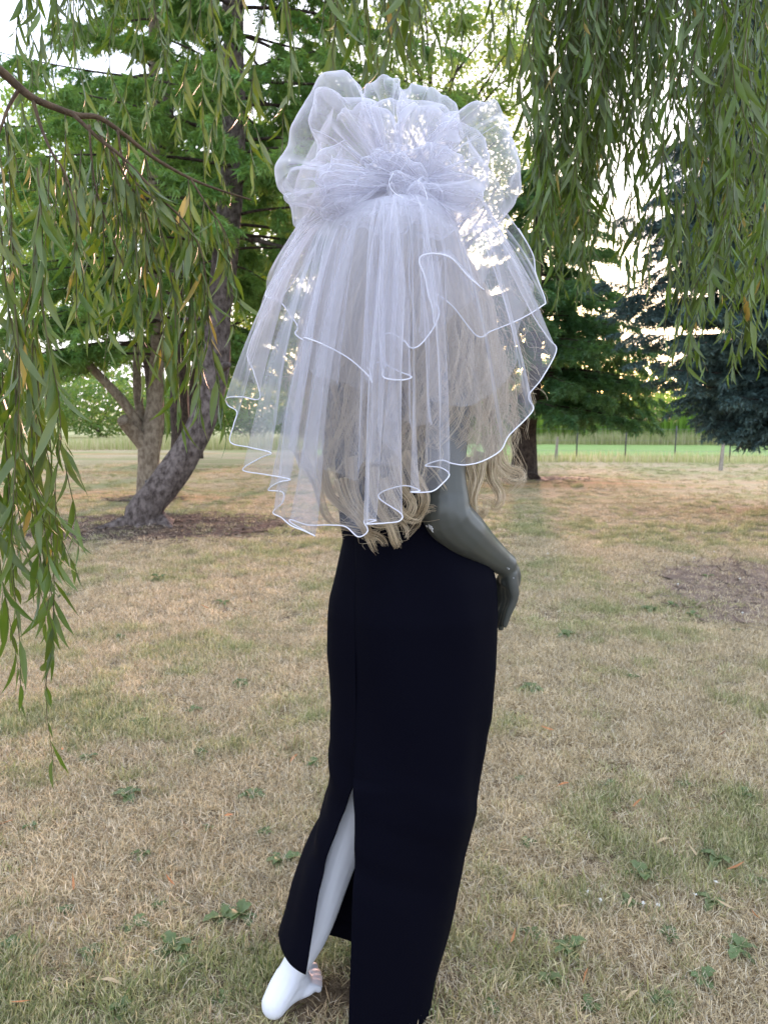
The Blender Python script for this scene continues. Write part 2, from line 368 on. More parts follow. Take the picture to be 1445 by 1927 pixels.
near_green += .10*(inside(xs_, ys_, 2.0, 4.6, .8, .8)) + .07*np.clip((ys_-5.5)/2, 0, 1)*noise2(xs_*.3, ys_*1.3, 31)*2 - .03
gf = gf + near_green
idx = np.where(gf < .585, rng.integers(0, 4, len(xs_)), np.where(gf < .67, rng.integers(4, 7, len(xs_)), rng.integers(7, 10, len(xs_))))
pm = bpy.data.meshes.new('grass'); pm.vertices.add(len(xs_))
pm.vertices.foreach_set('co', np.stack([xs_, ys_, gh(xs_, ys_)], 1).astype(np.float32).ravel())
for nm, ty, vals in (('vi', 'INT', idx.astype(np.int32)), ('sc', 'FLOAT', ss_.astype(np.float32)), ('rz', 'FLOAT', rng.uniform(0, 6.28, len(xs_)).astype(np.float32))):
    a = pm.attributes.new(nm, ty, 'POINT'); a.data.foreach_set('value', vals)
go = bpy.data.objects.new('grass', pm); COL.objects.link(go); go['kind'] = 'stuff'
go['label'] = 'short dry straw coloured grass with green patches covering the lawn'; go['category'] = 'grass'
ng = bpy.data.node_groups.new('grass_nodes', 'GeometryNodeTree')
ng.interface.new_socket('Geometry', in_out='INPUT', socket_type='NodeSocketGeometry')
ng.interface.new_socket('Geometry', in_out='OUTPUT', socket_type='NodeSocketGeometry')
gi = ng.nodes.new('NodeGroupInput'); goo = ng.nodes.new('NodeGroupOutput')
ci = ng.nodes.new('GeometryNodeCollectionInfo'); ci.inputs['Collection'].default_value = src
ci.inputs['Separate Children'].default_value = True; ci.inputs['Reset Children'].default_value = True
ip = ng.nodes.new('GeometryNodeInstanceOnPoints'); ip.inputs['Pick Instance'].default_value = True
def attr(nm, ty):
    n = ng.nodes.new('GeometryNodeInputNamedAttribute'); n.data_type = ty; n.inputs['Name'].default_value = nm; return n.outputs['Attribute']
cx_ = ng.nodes.new('ShaderNodeCombineXYZ'); ng.links.new(attr('rz', 'FLOAT'), cx_.inputs['Z'])
ng.links.new(gi.outputs[0], ip.inputs['Points']); ng.links.new(ci.outputs[0], ip.inputs['Instance'])
ng.links.new(attr('vi', 'INT'), ip.inputs['Instance Index']); ng.links.new(cx_.outputs[0], ip.inputs['Rotation'])
ng.links.new(attr('sc', 'FLOAT'), ip.inputs['Scale']); ng.links.new(ip.outputs[0], goo.inputs[0])
md = go.modifiers.new('tufts', 'NODES'); md.node_group = ng

# ------------------------------------------------------------------ foliage templates
def willow_leaf(seed, segs=4):
    g = np.random.default_rng(seed); t = np.linspace(0, 1, segs+1)
    wv = .078*np.sin(PI*t**.75)**.9; wv[0] = .008; wv[-1] = .003
    bend = g.uniform(-.4, .5); side = g.uniform(-.28, .28); tw = g.uniform(-1.6, 1.6)
    V = []
    for i in range(segs+1):
        c = np.array([side*t[i]**2, bend*t[i]**2, t[i]]); a = tw*t[i]
        s = np.array([math.cos(a), math.sin(a), 0]); nn = np.array([-math.sin(a), math.cos(a), 0])
        V += [c - s*wv[i] + nn*wv[i]*.35, c, c + s*wv[i] + nn*wv[i]*.35]
    Fq = []
    for i in range(segs):
        k = 3*i; Fq += [(k, k+1, k+4, k+3), (k+1, k+2, k+5, k+4)]
    return np.array(V), np.array(Fq)
WL = [willow_leaf(i) for i in range(16)]

# ------------------------------------------------------------------ weeping willow (its curtain hangs in front of and above the camera)
willow = thing('weeping_willow', 'weeping willow whose leafy curtains hang down in front across the top and left', 'tree', (-1.9, .3, 0))
leaves = []      # pos, dir, up, length, variant, yellow
twigs = []
def strand(start, end_z, Y, seed, leaf=.09, gap=.021, sway=.05, bare=0.0, lean=(0, 0), r=.0016):
    g = np.random.default_rng(seed); L_ = max(start[2]-end_z, .15); n = max(6, int(L_/.06))
    z = np.linspace(start[2], start[2]-L_, n); s = (start[2]-z)
    x = start[0] + lean[0]*s + sway*(noise1(s*2.2, seed)*.5 + .35*noise1(s*5, seed+1))*np.minimum(1, s*2)
    y = start[1] + lean[1]*s + sway*(noise1(s*2.0, seed+2)*.5)*np.minimum(1, s*2)
    C = np.stack([x, y, z], 1); twigs.append((C, np.linspace(r*1.4, r*.45, n)))
    put_leaves(C, g, leaf, gap, bare)
def put_leaves(C, g, leaf, gap, bare=0.0, down=.75):
    d = np.r_[0, np.cumsum(np.linalg.norm(np.diff(C, axis=0), axis=1))]; q = d[-1]*bare
    while q < d[-1]:
        p = np.array([np.interp(q, d, C[:, k]) for k in range(3)]); p2 = np.array([np.interp(min(q+.02, d[-1]), d, C[:, k]) for k in range(3)])
        t = p2-p; t /= np.linalg.norm(t)+1e-9
        a = g.uniform(0, 2*PI); lat = np.array([math.cos(a), math.sin(a), 0]); o = abs(g.normal(.36, .30))
        dr = t*.6 + np.array([0, 0, -down]) + lat*o; dr /= np.linalg.norm(dr)
        up = np.array([g.normal(), g.normal(), g.normal()*.4])
        tip = .6+.4*min(1, (d[-1]-q)/.15)
        leaves.append((p, dr, up, leaf*g.uniform(.4, 1.25)*tip, g.integers(0, len(WL)), g.uniform() < .012)); q += gap*g.uniform(.5, 1.6)
def curtain(x0, x1, n, endy, sd, Y0, Y1, seed, leaf=.09, gap=.022, starty=-260, sway=.11, shape=None, bare=0):
    g = np.random.default_rng(seed); cen = g.uniform(x0, x1, max(2, n//3))
    for i in range(n):
        px = cen[i % len(cen)] + g.normal(0, 16); Y_ = g.uniform(Y0, Y1); ey = g.normal(endy if shape is None else np.interp(px, *shape), sd)
        a = P(px, starty, Y_); strand(a, P(px, max(ey, -60), Y_)[2], Y_, int(g.integers(1, 99999)), leaf, gap, sway, bare, (g.normal(0, .025), 0))
# right curtain
curtain(1015, 1470, 98, -10, 80, 2.2, 3.2, 1, leaf=.085, shape=([1010, 1060, 1150, 1200, 1260, 1330, 1390, 1450], [300, 470, 400, 180, 210, 520, 560, 600]))
curtain(1020, 1190, 36, 450, 70, 2.2, 2.7, 2, leaf=.088)
curtain(1195, 1235, 6, 560, 30, 2.3, 2.6, 4, leaf=.088)
curtain(1300, 1440, 15, 660, 70, 2.0, 2.4, 5, leaf=.09)
curtain(1215, 1470, 34, 120, 60, 2.6, 3.4, 6, leaf=.085)
curtain(1010, 1200, 20, 230, 60, 2.6, 3.4, 16, leaf=.085)
# top
curtain(610, 800, 20, 110, 35, 1.55, 2.2, 7, leaf=.10, gap=.022)
curtain(470, 640, 8, 90, 60, 1.7, 2.4, 8, leaf=.09)
curtain(800, 1010, 10, 60, 60, 2.3, 3.2, 9, leaf=.085, gap=.04)
curtain(500, 520, 2, 400, 20, 1.9, 2.0, 10, leaf=.09)
curtain(120, 420, 22, 40, 60, 2.6, 3.4, 11, leaf=.08)
curtain(215, 290, 6, 250, 60, 2.5, 2.9, 12, leaf=.08)
curtain(340, 390, 5, 300, 50, 2.4, 2.7, 13, leaf=.09)
curtain(-20, 130, 9, 120, 80, 1.9, 2.6, 14, leaf=.09)
# branch coming in from the left and what hangs from it
branches = []
def branch(L, r0, r1, n=30): C = spline(PP(L), n); branches.append((C, np.linspace(r0, r1, n)**1.0)); return C
b1 = branch([(-160, 40, 1.5), (-60, 95, 1.55), (0, 132, 1.6), (35, 163, 1.62), (62, 184, 1.63), (101, 201, 1.65), (147, 217, 1.67), (186, 221, 1.7), (233, 252, 1.73), (287, 295, 1.76), (357, 335, 1.8), (415, 358, 1.84), (473, 376, 1.88)], .0105, .0020, 60)
b2 = branch([(136, 213, 1.66), (186, 260, 1.66), (233, 298, 1.66), (302, 372, 1.68), (349, 419, 1.7), (380, 477, 1.7), (392, 560, 1.7)], .0045, .0010)
b3 = branch([(62, 184, 1.63), (78, 240, 1.62), (100, 290, 1.6), (125, 330, 1.6), (150, 420, 1.58)], .0040, .0012)
b4 = branch([(35, 170, 1.62), (15, 205, 1.6), (0, 248, 1.58), (-25, 320, 1.55)], .0042, .0015)
b5 = branch([(184, 224, 1.70), (190, 256, 1.69), (215, 290, 1.68), (240, 340, 1.68), (271, 392, 1.68), (290, 470, 1.68)], .0035, .0010)
b6 = branch([(169, 235, 1.66), (172, 290, 1.65), (180, 350, 1.65), (201, 419, 1.64), (233, 500, 1.64), (262, 575, 1.64)], .0028, .0009)
b7 = branch([(360, 338, 1.8), (391, 388, 1.8), (425, 440, 1.8), (440, 520, 1.8)], .0026, .0008)
b8 = branch([(222, 245, 1.72), (232, 300, 1.72), (262, 350, 1.72), (320, 400, 1.72), (370, 470, 1.72)], .0028, .0009)
gg = np.random.default_rng(33)
for C, fr, ln, num in ((b1, (.45, 1), (.05, .25), 9), (b2, (.25, 1), (.1, .42), 9), (b3, (.3, 1), (.1, .35), 5), (b4, (.3, 1), (.1, .4), 4), (b5, (.3, 1), (.1, .35), 4), (b6, (.2, 1), (.1, .3), 4), (b7, (.2, 1), (.05, .25), 4), (b8, (.3, 1), (.1, .3), 3)):
    for k in range(num):
        p = C[int(gg.uniform(*fr)*(len(C)-1))]; ln_ = gg.uniform(*ln)
        strand(p, p[2]-ln_, p[1], int(gg.integers(1, 9999)), .095, .024, .08, .05, (gg.normal(.05, .12), gg.normal(0, .05)), .0012)
for C in (b2, b5, b6, b7, b8): put_leaves(C[int(len(C)*.35):], gg, .09, .03, 0, .5)
# more fill low centre-left
for k in range(12):
    px = gg.uniform(60, 340); y0 = np.interp(px, [60, 200, 390], [200, 300, 430])+gg.uniform(-30, 120); Y_ = gg.uniform(1.62, 2.0)
    strand(P(px, y0, Y_), P(px, min(y0+gg.uniform(120, 320), np.interp(px, [60, 130, 240, 400], [520, 560, 690, 740])), Y_)[2], Y_, int(gg.integers(1, 9999)), .095, .023, .07, .0, (gg.normal(0, .1), 0), .0013)
for px, y0, y1 in ((300, 520, 770), (330, 560, 830), (365, 560, 780), (252, 430, 680)):
    strand(P(px, y0, 1.62), P(px, y1, 1.62)[2], 1.62, int(px), .10, .026, .05, 0, (.02, 0), .0013)
# near left curtain
for k in range(17):
    px = gg.uniform(-60, 105); Y_ = gg.uniform(1.25, 1.6); y0 = gg.uniform(300, 640)
    e = np.interp(px, [-60, 0, 40, 80, 120], [1150, 1180, 1120, 1080, 960])+gg.normal(0, 60)
    strand(P(px, y0, Y_), P(px, e, Y_)[2], Y_, int(gg.integers(1, 9999)), .092, .024, .09, 0, (gg.normal(0, .04), 0), .0013)
for px, y0, y1, ln in ((40, 560, 1470, .03), (62, 600, 1300, -.01), (5, 700, 1330, 0), (20, 600, 1250, .02)):
    strand(P(px, y0, 1.42), P(px, y1, 1.42)[2], 1.42, int(px)+5, .088, .034, .06, 0, (ln, 0), .0013)
wb = Bag()
for C, r in branches: wb.add(*tube(C, r, 8))
part('branch', wb.mesh('willow_branch', M_branch), willow)
# trunk and main limbs stand behind and left of the camera
tb = Bag(); tc_ = spline([(-1.9, -1.6, -.1), (-1.95, -1.6, 1.2), (-1.8, -1.5, 2.6), (-1.2, -1.0, 3.9), (-.3, .2, 4.9), (.6, 1.8, 5.2)], 40)
tb.add(*tube(tc_, np.linspace(.42, .07, 40), 16, lump=.06))
tb.add(*tube(spline([(-1.9, -1.5, 2.2), (-2.2, -.3, 2.9), (-2.0, .8, 2.7), tuple(branches[0][0][0])], 24), np.linspace(.14, .012, 24), 10, lump=.05))
tb.add(*tube(spline([(-1.2, -1., 3.9), (.6, -.2, 4.7), (1.6, 1.4, 4.8), (2.1, 2.6, 4.3)], 24), np.linspace(.15, .03, 24), 10, lump=.05))
part('trunk', tb.mesh('willow_trunk', M_bark_lean), willow)
# twigs: the ones showing largest are parts of their own
tl = []
for C, r in twigs:
    px, py, dep = cam_px(C); vis = (px > 0) & (px < 1445) & (py > 0) & (py < 1927)
    tl.append(vis.sum()/max(C[:, 1].mean(), .5))
order = np.argsort(tl)[::-1]; rest = Bag()
for k, i in enumerate(order):
    C, r = twigs[i]; V, Fq = tube(C, r, 4, cap=False)
    if k < 230: part('twig', mesh('twig', V, Fq, True, M_twig), willow)
    else: rest.add(V, Fq)
if rest.n: part('twigs', rest.mesh('twigs', M_twig), willow, kind='stuff')
lp = np.array([l[0] for l in leaves]); ld = np.array([l[1] for l in leaves]); lu = np.array([l[2] for l in leaves])
ll = np.array([l[3] for l in leaves]); lv = np.array([l[4] for l in leaves]); ly = np.array([l[5] for l in leaves])
px, py, dep = cam_px(lp); vis = (px > 5) & (px < 1440) & (py > 5) & (py < 1922)
# keep the willow clear of the veil's front
blk = (px > 470) & (px < 1050) & (py > 170) & (lp[:, 1] < 1.5)
size = np.where(vis & ~blk, ll/np.maximum(dep, .3), 0); big = set(np.argsort(size)[::-1][:290].tolist())
R = rotmats(ld, lu)
lm = [mesh('leaf', v, f, True, M_willow) for v, f in WL]; lmy = [mesh('leaf_yellow', v, f, True, M_willow_y) for v, f in WL]
bagl = Bag()
wl = Vector(willow.location)
for v in range(len(WL)):
    ii = np.array([i for i in np.where(lv == v)[0] if i not in big and not blk[i]])
    for yv in (False, True):
        q = ii[ly[ii] == yv]
        if len(q):
            V, Fq = stamp(WL[v][0], WL[v][1], lp[q], R[q], ll[q]); bagl.add(V, Fq, int(yv))
for i in big:
    o = bpy.data.objects.new('leaf', (lmy if ly[i] else lm)[lv[i]]); COL.objects.link(o); o.parent = willow
    Mx = Matrix([list(R[i][r]*ll[i]) + [lp[i][r]-wl[r]] for r in range(3)] + [[0, 0, 0, 1]]); o.matrix_local = Mx
part('leaves', bagl.mesh('leaves', [M_willow, M_willow_y]), willow, kind='stuff')
print('willow leaves', len(leaves), 'twigs', len(twigs))

# ------------------------------------------------------------------ conifers
def spruce_spray(seed, hang=.5, needle=.022, side=12, dens=1.0):
    """a drooping side spray, 1 unit long on +z axis of its frame (z = outward), needles as thin blades"""
    g = np.random.default_rng(seed); V = []; Fq = []
    def needles(a, b, n, ln):
        for i in range(n):
            t = i/n; p = a*(1-t)+b*t; ax = b-a; ax /= np.linalg.norm(ax)+1e-9
            u = g.normal(size=3); u -= ax*np.dot(u, ax); u /= np.linalg.norm(u)+1e-9
            tip = p + (u*.85 + ax*.7)*ln*g.uniform(.7, 1.2); s = np.cross(u, ax)*ln*.17
            k = len(V); V.extend([p-s, p+s, tip]); Fq.append((k, k+1, k+2))
    main = [np.array([0, -hang*.35*t*t, t]) for t in np.linspace(0, 1, 6)]
    for i in range(5): needles(main[i], main[i+1], int(6*dens), needle*1.6)
    for i in range(side):
        t = .08+.9*i/side; p = np.array([0, -hang*.35*t*t, t]); sgn = 1 if i % 2 else -1
        L_ = (.36*(1-t)+.10)*g.uniform(.7, 1.2); d = np.array([sgn*.8, -hang*g.uniform(.2, 1.2), .55]); d /= np.linalg.norm(d)
        q = p + d*L_; q[1] -= hang*.1
        needles(p, q, int(max(5, 26*L_/.4)*dens), needle*1.5)
    return np.array(V), np.array(Fq)
def conifer(name, label, base, trunk_pts, trunk_r, zlo, zhi, lobe, m_need, m_bark, seed, hang=.8, sprays=900, sl=.42, az_rng=None, needle=.045, droop=.25, up_in=.1, trunk_lump=.05, group=None, extra=None):
    g = np.random.default_rng(seed); root = thing(name, label, 'tree', tuple(base), group)
    C = spline(trunk_pts, 60); Rr = np.interp(np.linspace(0, 1, 60), np.linspace(0, 1, len(trunk_r)), trunk_r)
    b = Bag(); b.add(*tube(C, Rr, 20, lump=trunk_lump, seed=seed))
    if extra is not None: extra(b)
    part('trunk', b.mesh('trunk', m_bark), root)
    lb = Bag(); pos = []; dirs = []; scs = []
    nb = sprays//14
    for i in range(nb):
        z = zlo + (zhi-zlo)*((i+g.uniform())/nb)**1.15; a = g.uniform(0, 2*PI) if az_rng is None else g.uniform(*az_rng)
        c = np.array([np.interp(z, C[:, 2], C[:, 0]), np.interp(z, C[:, 2], C[:, 1]), z])
        L_ = np.interp(z, lobe[0], lobe[1])*g.uniform(.7, 1.1); u = np.array([math.cos(a), math.sin(a), 0])
        n = 12; t = np.linspace(0, 1, n)
        bc = c + u[None]*(t*L_)[:, None] + np.array([0, 0, 1])[None]*((up_in*t - droop*(t**2)*1.0 + .10*t**4)*L_)[:, None]
        bc[:, :2] += (noise1(t*3, int(g.integers(1, 999)))*.05*L_)[:, None]*np.array([[-u[1], u[0]]])
        lb.add(*tube(bc, np.linspace(.008+.0055*L_, .003, n), 5, cap=False))
        k = max(5, int(14*L_/1.8))
        for j in range(k):
            tt = .22+.78*(j+g.uniform())/k; p = np.array([np.interp(tt, t, bc[:, q]) for q in range(3)])
            sgn = g.choice([-1, 1]); sw = sgn*g.uniform(.35, 1.2)*(1 if tt < .93 else .2)
            d = u*math.cos(sw)+np.array([-u[1], u[0], 0])*math.sin(sw); d[2] = -hang*g.uniform(.1, .8)
            pos.append(p); dirs.append(d); scs.append(sl*g.uniform(.65, 1.25)*(1.15-.45*tt))
    part('limbs', lb.mesh('limbs', M_bark_dark), root)
    pos = np.array(pos); dirs = np.array(dirs); scs = np.array(scs); cr_ = Bag()
    Rm = rotmats(dirs, np.tile([0, 0, 1.], (len(pos), 1)) + g.normal(0, .25, (len(pos), 3)))
    tv = [spruce_spray(seed*10+q, hang, needle/sl*1.12, dens=.72) for q in range(6)]; vi = g.integers(0, 6, len(pos))
    for q in range(6):
        s = vi == q
        if s.any(): cr_.add(*stamp(tv[q][0], tv[q][1], pos[s], Rm[s], scs[s]))
    part('crown', cr_.mesh('crown', m_need, False), root)
    print(name, 'sprays', len(pos), 'tris', sum(len(f) for f in cr_.F)); return root

# leaning spruce, left of the mannequin
Yl = gy(992); lb_ = P(283, 985, Yl); lb_[2] = 0
tp = [(300, 1010, 7.75), (268, 972, 7.7), (315, 905, 7.75), (352, 850, 7.8), (385, 780, 7.85), (404, 700, 7.9), (412, 600, 7.95), (420, 520, 8.0), (432, 400, 8.05), (440, 250, 8.1), (440, 100, 8.1), (438, 0, 8.1), (436, -160, 8.1), (434, -420, 8.1)]
def roots(b):
    for (q, r_) in (([(285, 975, 7.75), (235, 985, 7.6), (190, 998, 7.45), (150, 1004, 7.35)], .10), ([(300, 975, 7.75), (318, 992, 7.55), (330, 1005, 7.4)], .09), ([(270, 975, 7.8), (262, 996, 7.5), (255, 1008, 7.35)], .09)):
        C = spline(PP(q), 14); C[:, 2] = np.minimum(C[:, 2], np.linspace(.16, -.02, 14)); b.add(*tube(C, np.linspace(r_, .02, 14), 8, lump=.05))
    for q, r_ in (([(418, 690, 7.85), (432, 686, 7.7)], .06), ([(424, 440, 8.0), (470, 448, 8.1), (520, 462, 8.1), (560, 470, 8.2)], .035), ([(412, 590, 7.9), (380, 598, 7.9), (345, 600, 8.0)], .03), ([(392, 560, 7.9), (360, 560, 7.6)], .02)):
        C = spline(PP(q), 10); b.add(*tube(C, np.linspace(r_, r_*.4, 10), 8, lump=.05))
conifer('leaning_spruce', 'dark spruce with a thick curved trunk leaning right from its base, left of the mannequin', (float(lb_[0]), 7.75, 0),
        PP(tp), [.24, .185, .16, .15, .142, .138, .13, .135, .125, .115, .105, .10, .09, .06], 2.7, 8.0,
        ([2.8, 3.4, 5, 8], [1.6, 2.1, 2.2, 1.6]), M_spruce, M_bark_lean, 3, sprays=1200, sl=.36, droop=.28, extra=roots)
# pale trunk with forked limbs
def fork(b):
    for q, r_ in (([(280, 845, 10.3), (258, 820, 10.2), (240, 800, 10.1), (232, 790, 10.0)], .11), ([(285, 850, 10.3), (262, 800, 10.3), (235, 760, 10.2), (200, 720, 10.1), (165, 685, 10.0)], .075),
                  ([(290, 850, 10.3), (300, 790, 10.4), (295, 700, 10.4), (290, 600, 10.5)], .085), ([(280, 830, 10.3), (262, 760, 10.5), (258, 690, 10.6), (262, 600, 10.7)], .07)):
        C = spline(PP(q), 16); b.add(*tube(C, np.linspace(r_, r_*.72, 16), 12, lump=.05))
conifer('pale_trunk_spruce', 'smaller spruce with pale smooth forked trunk standing behind the leaning tree', (float(P(278, 940, 10.3)[0]), 10.3, 0),
        PP([(276, 955, 10.3), (279, 930, 10.3), (280, 880, 10.3), (282, 840, 10.3), (292, 760, 10.35), (296, 640, 10.4), (292, 450, 10.5), (290, 200, 10.6), (290, -250, 10.6)]),
        [.20, .155, .145, .155, .11, .09, .08, .07, .05], 1.95, 8.5, ([1.6, 2.4, 4, 8.5], [2.0, 2.6, 2.4, 1.3]), M_spruce, M_bark_pale, 4, sprays=1100, sl=.40, droop=.36, needle=.05, extra=fork)
# spruce in the middle distance, right of the veil
sb = P(985, 900, 13.0)
conifer('middle_spruce', 'green spruce with short dark trunk and low drooping boughs just right of the veil', (float(sb[0]), 13.0, 0),
        PP([(990, 912, 12.9), (987, 895, 13), (985, 850, 13), (988, 800, 13), (1000, 700, 13), (1010, 500, 13.1), (1018, 300, 13.1)]),
        [.30, .24, .22, .2, .17, .1, .03], 1.25, 5.3, ([1.1, 1.6, 2.6, 3.7, 4.6, 5.4], [2.2, 2.3, 2.0, 1.5, .9, .3]), M_dspruce, M_bark_dark, 5, az_rng=(-2.75, 2.4), sprays=1330, sl=.46, droop=.30, needle=.055)
conifer('blue_spruce', 'large blue green spruce with wide skirts at the right edge of the lawn', (float(P(1500, 900, 9.0)[0]), 9.0, 0),
        [(5.08, 9, -.05), (5.08, 9, 1), (5.0, 9, 4), (5.0, 9, 7.5)], [.26, .22, .14, .03], .95, 7.2, ([.7, 1.1, 1.5, 2.5, 3.6, 5, 7.2], [.6, 1.1, 1.6, 2.2, 2.0, 1.6, .2]), M_bspruce, M_bark_dark, 6, sprays=3700, sl=.42, droop=.16, hang=.5, az_rng=(1.5, 5.2), needle=.042)
conifer('tall_spruce', 'tall dark spruce rising behind the pale forked trunk at the left', (-4.1, 15, 0),
        [(-4.1, 15, -.05), (-4.1, 15, 4), (-4.1, 15, 10)], [.2, .15, .04], 2.3, 10, ([2, 4, 10], [2.4, 2.6, .6]), M_dspruce, M_bark_dark, 8, sprays=430, sl=.46, droop=.25, needle=.06)

# ------------------------------------------------------------------ broadleaf trees
def leaf_quad(seed):
    g = np.random.default_rng(seed)
    V = np.array([[0, 0, 0], [.32, .08, .42], [0, -.04+g.uniform(-.1, .1), 1.0], [-.32, .08, .42]]); return V, np.array([[0, 1, 2, 3]])
def broadleaf(name, label, base, h, crown, m, seed, leaf=.09, n=26000, trunk_r=.14, m_bark=None, clumps=70, lowz=2.0):
    """crown: (cx, cy, cz, rx, ry, rz)"""
    g = np.random.default_rng(seed); root = thing(name, label, 'tree', base)
    cx, cy, cz, rx, ry, rz = crown
    b = Bag(); top = np.array([cx, cy, cz+rz*.6])
    C = spline([(base[0], base[1], -.05), (base[0], base[1], h*.3), (cx, cy, cz), tuple(top)], 24); b.add(*tube(C, np.linspace(trunk_r, .02, 24), 10, lump=.05))
    u = g.normal(size=(clumps, 3)); u /= np.linalg.norm(u, axis=1, keepdims=True); rr = g.uniform(.25, 1, clumps)**.5
    cl = np.array([cx, cy, cz]) + u*rr[:, None]*np.array([rx, ry, rz]); cl[:, 2] = np.maximum(cl[:, 2], lowz)
    for c in cl[:40]:
        z0 = np.clip(c[2]-g.uniform(.8, 1.8), h*.25, cz+rz*.5); s = np.array([np.interp(z0, C[:, 2], C[:, 0]), np.interp(z0, C[:, 2], C[:, 1]), z0])
        b.add(*tube(spline([s, (s+c)/2+g.normal(0, .12, 3), c], 8), np.linspace(trunk_r*.25, .008, 8), 4, cap=False))
    part('trunk', b.mesh('trunk', m_bark or M_bark_dark), root)
    per = g.dirichlet(np.ones(clumps)*3)*n; pos = []
    for c, k in zip(cl, per.astype(int)):
        s = g.uniform(.35, .75)*min(rx, rz)*.42; q = g.normal(size=(k, 3)); q /= np.linalg.norm(q, axis=1, keepdims=True)+1e-9
        pos.append(c + q*(g.uniform(0, 1, k)**.55)[:, None]*s*np.array([1.25, 1.25, .62]))
    pos = np.concatenate(pos); d = g.normal(size=pos.shape); d[:, 2] -= .5
    tv, tf = leaf_quad(seed); V, Fq = stamp(tv, tf, pos, rotmats(d, g.normal(size=pos.shape)), leaf*g.uniform(.6, 1.3, len(pos)))
    part('crown', mesh('crown', V, Fq, False, m), root); return root
broadleaf('maple', 'tall light green broadleaf tree backlit behind the top of the veil', (1.2, 15, 0), 8, (.9, 15, 6.4, 2.3, 1.8, 2.8), M_decid2, 11, leaf=.09, n=24000, lowz=3.75)
broadleaf('broadleaf_tree', 'bushy green tree filling the gap between leaning trunk and veil', (-1.2, 16, 0), 8, (-1.3, 16, 4.2, 1.9, 1.6, 3.6), M_decid, 12, leaf=.11, n=24000, lowz=1.6)
broadleaf('broadleaf_tree', 'bright green broadleaf tree at upper left behind the branch', (-5.35, 17, 0), 8, (-6.3, 17, 5.4, 2.8, 2, 3.4), M_decid, 13, leaf=.11, n=26000, lowz=2.2)
broadleaf('broadleaf_tree', 'pale green broadleaf tree behind the pale forked trunk', (-4.75, 19, 0), 8, (-3.4, 19, 5.6, 2.4, 2, 3.2), M_decid2, 14, leaf=.12, n=20000, lowz=2.6)

def shrub(name, label, c, r, m, seed, n=5000, leaf=.12, group=None):
    g = np.random.default_rng(seed); root = thing(name, label, 'shrub', (c[0], c[1], 0), group)
    b = Bag()
    for k in range(6): b.add(*tube(spline([(c[0]+g.normal(0, .1), c[1]+g.normal(0, .1), -.02), (c[0]+g.normal(0, r[0]*.2), c[1], r[2]*.5), (c[0]+g.normal(0, r[0]*.5), c[1]+g.normal(0, .2), r[2]*1.2)], 8), np.linspace(.035, .01, 8), 4, cap=False))
    part('stem', b.mesh('stem', M_bark_dark), root)
    q = g.normal(size=(n, 3)); q /= np.linalg.norm(q, axis=1, keepdims=True)
    lump = 1+.3*noise2(q[:, 0]*3+seed, q[:, 2]*3, seed)-.15
    pos = np.array([c[0], c[1], r[2]*.95]) + q*(g.uniform(.15, 1, n)**.4*lump)[:, None]*np.array(r); pos = pos[pos[:, 2] > .03]
    V, Fq = stamp(*leaf_quad(seed), pos, rotmats(g.normal(size=pos.shape), g.normal(size=pos.shape)), leaf*g.uniform(.6, 1.3, len(pos)))
    part('foliage', mesh('foliage', V, Fq, False, m), root)
shr = [(-17, 34, (3.0, 1.6, 1.6)), (-12.5, 33, (2.6, 1.6, 1.35)), (-8.6, 32, (2.2, 1.4, 1.15)), (-5.6, 31, (2.2, 1.4, 1.5)), (-2.6, 26, (1.3, 1, .9)), (1.6, 30, (2.2, 1.4, 1.3)), (4.8, 31, (1.9, 1.4, 1.5)), (-21, 35, (3, 2, 2))]
shl = ['wide green shrub of the distant hedge, seen through the willow curtain at the left', 'green shrub of the distant hedge left of the pale forked trunk', 'low shrub of the distant hedge directly behind the pale forked trunk',
       'shrub of the distant hedge between the pale trunk and the leaning trunk', 'nearer small shrub standing right beside the leaning trunk', 'distant hedge shrub hidden behind the veil', 'distant hedge shrub behind the trunk of the middle spruce', 'tallest and farthest shrub of the distant hedge, at its left end']
for i, (x, y, r) in enumerate(shr):
    shrub('shrub', shl[i], (x, y), r, M_hedge, 40+i, n=5200, leaf=.15, group='shrubs of the distant hedge line')
# far woods
g = np.random.default_rng(5); n = 26000
xx = g.uniform(-75, 75, n); hmax = 2.8+2.6*noise2(xx*.12, xx*0, 8)+1.2*noise2(xx*.6, xx*0, 9); pos = np.stack([xx, 62+g.uniform(-3, 3, n), g.uniform(0, 1, n)**.8*hmax], 1)
V, Fq = stamp(*leaf_quad(1), pos, rotmats(g.normal(size=pos.shape), g.normal(size=pos.shape)), .55*g.uniform(.5, 1.3, n))
o = link('treeline', mesh('treeline', V, Fq, False, M_hedge), kind='stuff'); o['label'] = 'low green far woods on the horizon'; o['category'] = 'woods'

